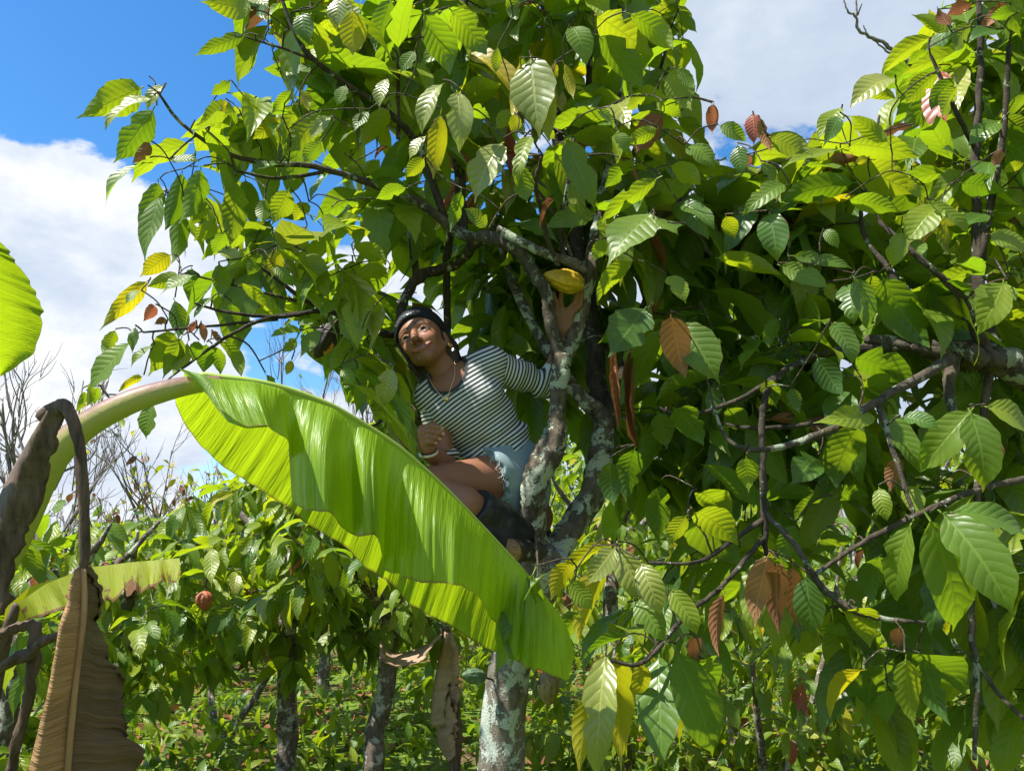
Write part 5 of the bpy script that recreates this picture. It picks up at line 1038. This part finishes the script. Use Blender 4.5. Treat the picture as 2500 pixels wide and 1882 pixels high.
def sleeve(a, b, ra, rb, e=None, tight=.008, seed=0):
    ax_ = nrm(b - a)
    def po(D, g):
        s_ = (g - a) @ ax_; x_ = g @ np.array([.6, -.5, .62]); ends = np.clip((s_ - .07) / .06, 0, 1)
        return D - .0035 * np.sin(60 * s_ + 40 * x_ + seed) * (.4 + ends) - .0035 * ends * np.sin(130 * s_ + 15 * x_)
    pr = [cone(a, b, ra, rb, .02)] + ([cone(b, e, rb, rb * .82, .02)] if e is not None else [])
    v1, f1 = sdf_mesh(pr, .004, post=po, smooth=1); q = v1 - a; return (v1, f1), (q @ ax_) + .02 * np.sin(q @ np.array([12, 7, 9]) * 1.2) * .15
for args in ((shL, c(1338, 940, 2.545), .056, .043, elL + (wrL - elL) * .35), (shR, c(1080, 1118, 2.41), .054, .044, elR + (wrR - elR) * .12)):
    b_, x_ = sleeve(*args); sb.append(b_); sx.append(x_); trm.append(np.zeros(len(x_)))
SHIRT, n_ = mat('striped_jersey'); at_ = N(n_, 'ShaderNodeAttribute', attribute_name='stripe'); gp = N(n_, 'ShaderNodeNewGeometry').outputs['Position']
ph = mathn(n_, 'FRACT', mathn(n_, 'MULTIPLY', at_.outputs['Fac'], 1 / .0117)); edge_ = mathn(n_, 'ABSOLUTE', mathn(n_, 'SUBTRACT', ph, .5))
wv = noise(n_, gp, 420, 2, .5); col = mixc(n_, maprange(n_, edge_, .235, .275), (.62, .62, .60), (.014, .024, .030)); col = mixc(n_, mathn(n_, 'MULTIPLY', noise(n_, gp, 30, 4).outputs[0], .25), col, (.25, .25, .25)); col = mixc(n_, N(n_, 'ShaderNodeAttribute', attribute_name='trim').outputs['Fac'], col, (.045, .048, .055))
finish(n_, principled(n_, col, .9, .15, bump(n_, wv.outputs[0], .25, .002)).outputs[0])
shirt = add('shirt', cmesh('shirt', sb, None, sx, trm), SHIRT, per, label='dark and white horizontally striped long-sleeved shirt')
# ---- shorts, frayed hem
DENIM, n_ = mat('pale_denim'); gp = N(n_, 'ShaderNodeNewGeometry').outputs['Position']; a_ = noise(n_, gp, 500, 2, .6); b_ = noise(n_, gp, 22, 4, .6)
cc = mixc(n_, b_.outputs[0], (.11, .18, .20), (.23, .31, .32)); cc = mixc(n_, mathn(n_, 'MULTIPLY', a_.outputs[0], .5), cc, (.34, .41, .42)); finish(n_, principled(n_, cc, .9, .15, bump(n_, a_.outputs[0], .35, .002)).outputs[0])
ta = nrm(knR - hipR); hemc = c(1193, 1172, 2.40); hn = nrm(.80 * ta + .42 * np.array([0, 1.0, 0]) * -1 * -1 + .0)
hn = nrm(ta * .75 + np.array([-.30, -.25, .1]))
def shorts_post(D, g):
    s_ = (g - hemc) @ hn; D = D - .002 * np.sin(g[..., 0] * 60 + g[..., 1] * 45); D = np.maximum(D, s_ - .0025 * np.sin(g[..., 1] * 160)); return D
v1, f1 = sdf_mesh([cone(hipR, hipR + ta * .16, .106, .092, .02), cone(c(1225,1120,2.47), c(1255,1200,2.44), .095, .092, .03), cone(c(1262, 1186, 2.50), c(1250, 1150, 2.48), .104, .110, .03), cone(c(1262, 1186, 2.50), c(1275, 1196, 2.50), .098, .09, .03)], .0045, post=shorts_post, smooth=1)
shorts = add('shorts', cmesh('shorts', [(v1, f1)]), DENIM, per, label='pale blue denim shorts with frayed hems')
hb = v1[np.abs((v1 - hemc) @ hn) < .006]; fr_ = []; rg_ = np.random.default_rng(3); hb = hb[hb[:, 2] > -2.46]
for k in range(min(150, len(hb))):
    p0 = hb[rg_.integers(len(hb))]; L_ = rg_.uniform(.006, .028); e_ = p0 + nrm(hn * .7 + np.array([0, -.9, .2]) + rg_.normal(0, .35, 3)) * L_; m_ = (p0 + e_) / 2 + rg_.normal(0, .004, 3)
    w3 = world(np.array([p0, m_, e_])); fr_.append(tube(np.c_[w3, [.0007, .0006, .0004]], 4, 3, 0, 0, 0, False))
v, f = join(fr_); add('frayed_threads', mesh_from('frayed_threads', v, f), simple('denim_thread', (.55, .60, .60), .9, .1), shorts, kind='stuff')
v, f = tube(np.array([[*P(*r), .0022] for r in [(1276, 1146, 2.375), (1258, 1152, 2.355), (1238, 1160, 2.345), (1222, 1164, 2.345)]]), 6, 5); add('seam', mesh_from('seam', v, f), DENIM, shorts)
# ---- boots
RUB, n_ = mat('black_rubber'); gp = N(n_, 'ShaderNodeNewGeometry').outputs['Position']; b_ = noise(n_, gp, 30, 6, .7)
finish(n_, principled(n_, mixc(n_, maprange(n_, b_.outputs[0], .5, .75), (.010, .010, .010), (.055, .052, .045)), mathn(n_, 'MULTIPLY_ADD', b_.outputs[0], .5, .25), .4, bump(n_, b_.outputs[0], .3, .006)).outputs[0])
btop = c(1150, 1240, 2.195); bax = nrm(anR - btop)
def boot_post(D, g):
    s_ = (g - btop) @ nrm(bax + np.array([.05, -.35, 0])); D = D - .0022 * np.sin(s_ * 75 + 20 * g[..., 1]) ; return np.maximum(D, -(s_ + .0))
boots = [([cone(btop - bax * .03, c(1205, 1275, 2.25), .064, .066, .02), cone(c(1205, 1275, 2.25), c(1255, 1302, 2.30), .066, .056, .02), cone(c(1255, 1306, 2.30), c(1215, 1328, 2.22), .050, .042, .03), cone(c(1215, 1328, 2.22), c(1170, 1338, 2.12), .043, .036, .03)], boot_post)]
v1, f1 = sdf_mesh(boots[0][0], .0045, post=boot_post, smooth=1); add('boot', cmesh('boot', [(v1, f1)]), RUB, per)
v1, f1 = sdf_mesh([cone(c(1306, 1310, 2.56), anL, .058, .052, .02), cone(anL, c(1296, 1385, 2.44), .046, .04, .02)], .006); add('boot', cmesh('boot', [(v1, f1)]), RUB, per)
# ---- hair and cap
HAIR, n_ = mat('hair'); gp = N(n_, 'ShaderNodeNewGeometry').outputs['Position']; mp = N(n_, 'ShaderNodeMapping'); mp.inputs['Scale'].default_value = (260, 60, 60); Lk(n_, gp, mp.inputs[0]); b_ = noise(n_, mp.outputs[0], 1, 3, .6)
finish(n_, principled(n_, mixc(n_, b_.outputs[0], (.010, .007, .005), (.045, .028, .018)), .5, .35, bump(n_, b_.outputs[0], .6, .004)).outputs[0])
v1, f1 = sdf_mesh([ell(H(0, .018, -.035), (.079, .088, .083), RH, .02), cone(H(.056, -.02, -.055), H(.052, -.075, -.065), .030, .022, .03), cone(H(.02, -.05, -.085), H(.02, -.10, -.09), .034, .024, .03), cone(H(-.055, -.03, -.05), H(-.045, -.13, -.055), .028, .018, .03), cone(H(-.045, -.13, -.055), H(-.02, -.20, -.05), .016, .008, .02), cone(H(-.067, .03, .030), H(-.0625, -.050, .006), .010, .007, .01), cone(H(-.0625, -.050, .006), H(-.06, -.08, -.01), .008, .006, .01)], .003, smooth=1)
add('hair', cmesh('hair', [(v1, f1)]), HAIR, per)
CAPM, n_ = mat('black_cap_cloth'); gp = N(n_, 'ShaderNodeNewGeometry').outputs['Position']; b_ = noise(n_, gp, 500, 2, .5); finish(n_, principled(n_, (.013, .014, .017), .85, .25, bump(n_, b_.outputs[0], .3, .002)).outputs[0])
cn = nrm(np.array([0, .95, -.20])); cn_w = RH @ cn
def cap_post(D, g):
    q = (g - HO) @ RH; return np.maximum(D, -(q[..., 1] - .048 - .22 * (q[..., 2] - .07) + .020 * (np.abs(q[..., 0]) / .08) ** 2 * (q[..., 2] > -.03)))
v1, f1 = sdf_mesh([ell(H(0, .042, -.012), (.080, .088, .102), RH, .02), ell(H(0, .062, -.012), (.074, .074, .092), RH, .02)], .0025, post=cap_post, smooth=1)
cap = add('cap', cmesh('cap', [(v1, f1)]), CAPM, per, label='black snapback cap worn backwards')
v1, f1 = sdf_mesh([ell(H(0, .005, -.135), (.072, .007, .065), RH, .01)], .003); add('cap_bill', cmesh('cap_bill', [(v1, f1)]), CAPM, cap)
v1, f1 = sdf_mesh([ell(H(0, .131, -.012), (.006, .005, .006), RH, .002)], .0012); add('cap_button', cmesh('cap_button', [(v1, f1)]), CAPM, cap)
STR = simple('snap_strap_plastic', (.055, .058, .066), .32, .5); arc = []
for a in np.linspace(-62, 22, 23):
    a = math.radians(a); x, z = .0865 * math.sin(a), -.012 + .1085 * math.cos(a); arc.append(H(x, .0545 + .22 * (z - .07) - .020 * (x / .08) ** 2 + .006, z - .0035))
arc = np.array(arc); upv = uh
A = arc - upv * .0085; B = arc + upv * .0085 - .003 * fh; v, f, uv = loft(world(A), world(B), 3)
s_ = add('snap_strap', mesh_from('snap_strap', v, f), STR, cap); md = s_.modifiers.new('thickness', 'SOLIDIFY'); md.thickness = .004; md.offset = 0
stud = [ell(arc[i] + fh * .0025 + RH[:, 0] * .0, (.0022, .0022, .0022), I3, 0) for i in range(2, 21, 2)]
v1, f1 = sdf_mesh(stud, .0009, smooth=0); add('snap_studs', cmesh('snap_studs', [(v1, f1)]), simple('stud_plastic', (.16, .165, .175), .3, .5), s_, kind='stuff')
# ---- jewellery
GOLD = simple('gold', (.80, .55, .20), .28, .5, Metallic=1.0); SILV = simple('silver', (.75, .74, .70), .25, .5, Metallic=1.0)
def chain(rows, r, m, name, parent=per): 
    v, f = tube(np.array([[*P(*q), r] for q in rows]), 6, 6); return add(name, mesh_from(name, v, f), m, parent)
nk = chain([(1046, 918, 2.375), (1058, 943, 2.350), (1078, 966, 2.335), (1090, 976, 2.330), (1099, 950, 2.335), (1110, 915, 2.355), (1109, 880, 2.39)], .0009, GOLD, 'necklace')
v, f = tube(np.array([[*P(1091, 975, 2.328), .0075], [*P(1091, 975, 2.3255), .0075]]), 14, 1); add('pendant', mesh_from('pendant', v, f, smooth=False), GOLD, nk)
def hoop(ctr, nrm_, R_, r, m, name, parent=per, n=20, arc_=2 * math.pi):
    nn = nrm(nrm_); a_ = nrm(np.cross(nn, [.3, .5, .8])); b_ = np.cross(nn, a_); th = np.linspace(0, arc_, n); w3 = world(ctr + R_ * (np.cos(th)[:, None] * a_ + np.sin(th)[:, None] * b_))
    v, f = tube(np.c_[w3, np.full(n, r)], 6, 2); return add(name, mesh_from(name, v, f), m, parent)
hoop(H(.0735, -.046, -.002), fh * .3 + rh, .0085, .0016, GOLD, 'earring'); hoop(H(.0745, -.066, -.001), fh, .004, .002, SILV, 'earring'); hoop(H(-.078, -.046, .0), rh, .0085, .0014, GOLD, 'earring')
aw = nrm(c(1376, 806, 2.468) - wrL); hoop(wrL + aw * .006, aw, .0252, .0017, GOLD, 'bracelet'); hoop(wrL - aw * .006, aw + np.array([.1, .1, .3]), .0275, .0012, SILV, 'bracelet'); hoop(wrL - aw * .014, aw + np.array([-.2, .0, .3]), .030, .0010, SILV, 'bracelet')
ar = nrm(c(1043, 1088, 2.245) - wrR); hoop(wrR + ar * .004, ar, .0252, .0045, simple('bracelet_bone', (.55, .46, .34), .5, .4), 'bracelet'); hoop(wrR + ar * .012, ar, .0245, .0016, simple('bracelet_cord', (.02, .015, .02), .8, .2), 'bracelet')
hoop(c(1037, 1066, 2.227), c(1050, 1062, 2.213) - c(1030, 1068, 2.236), .0098, .0014, SILV, 'ring'); hoop(c(1040, 1055, 2.224), c(1050, 1053, 2.213) - c(1030, 1056, 2.236), .0104, .0010, GOLD, 'ring')
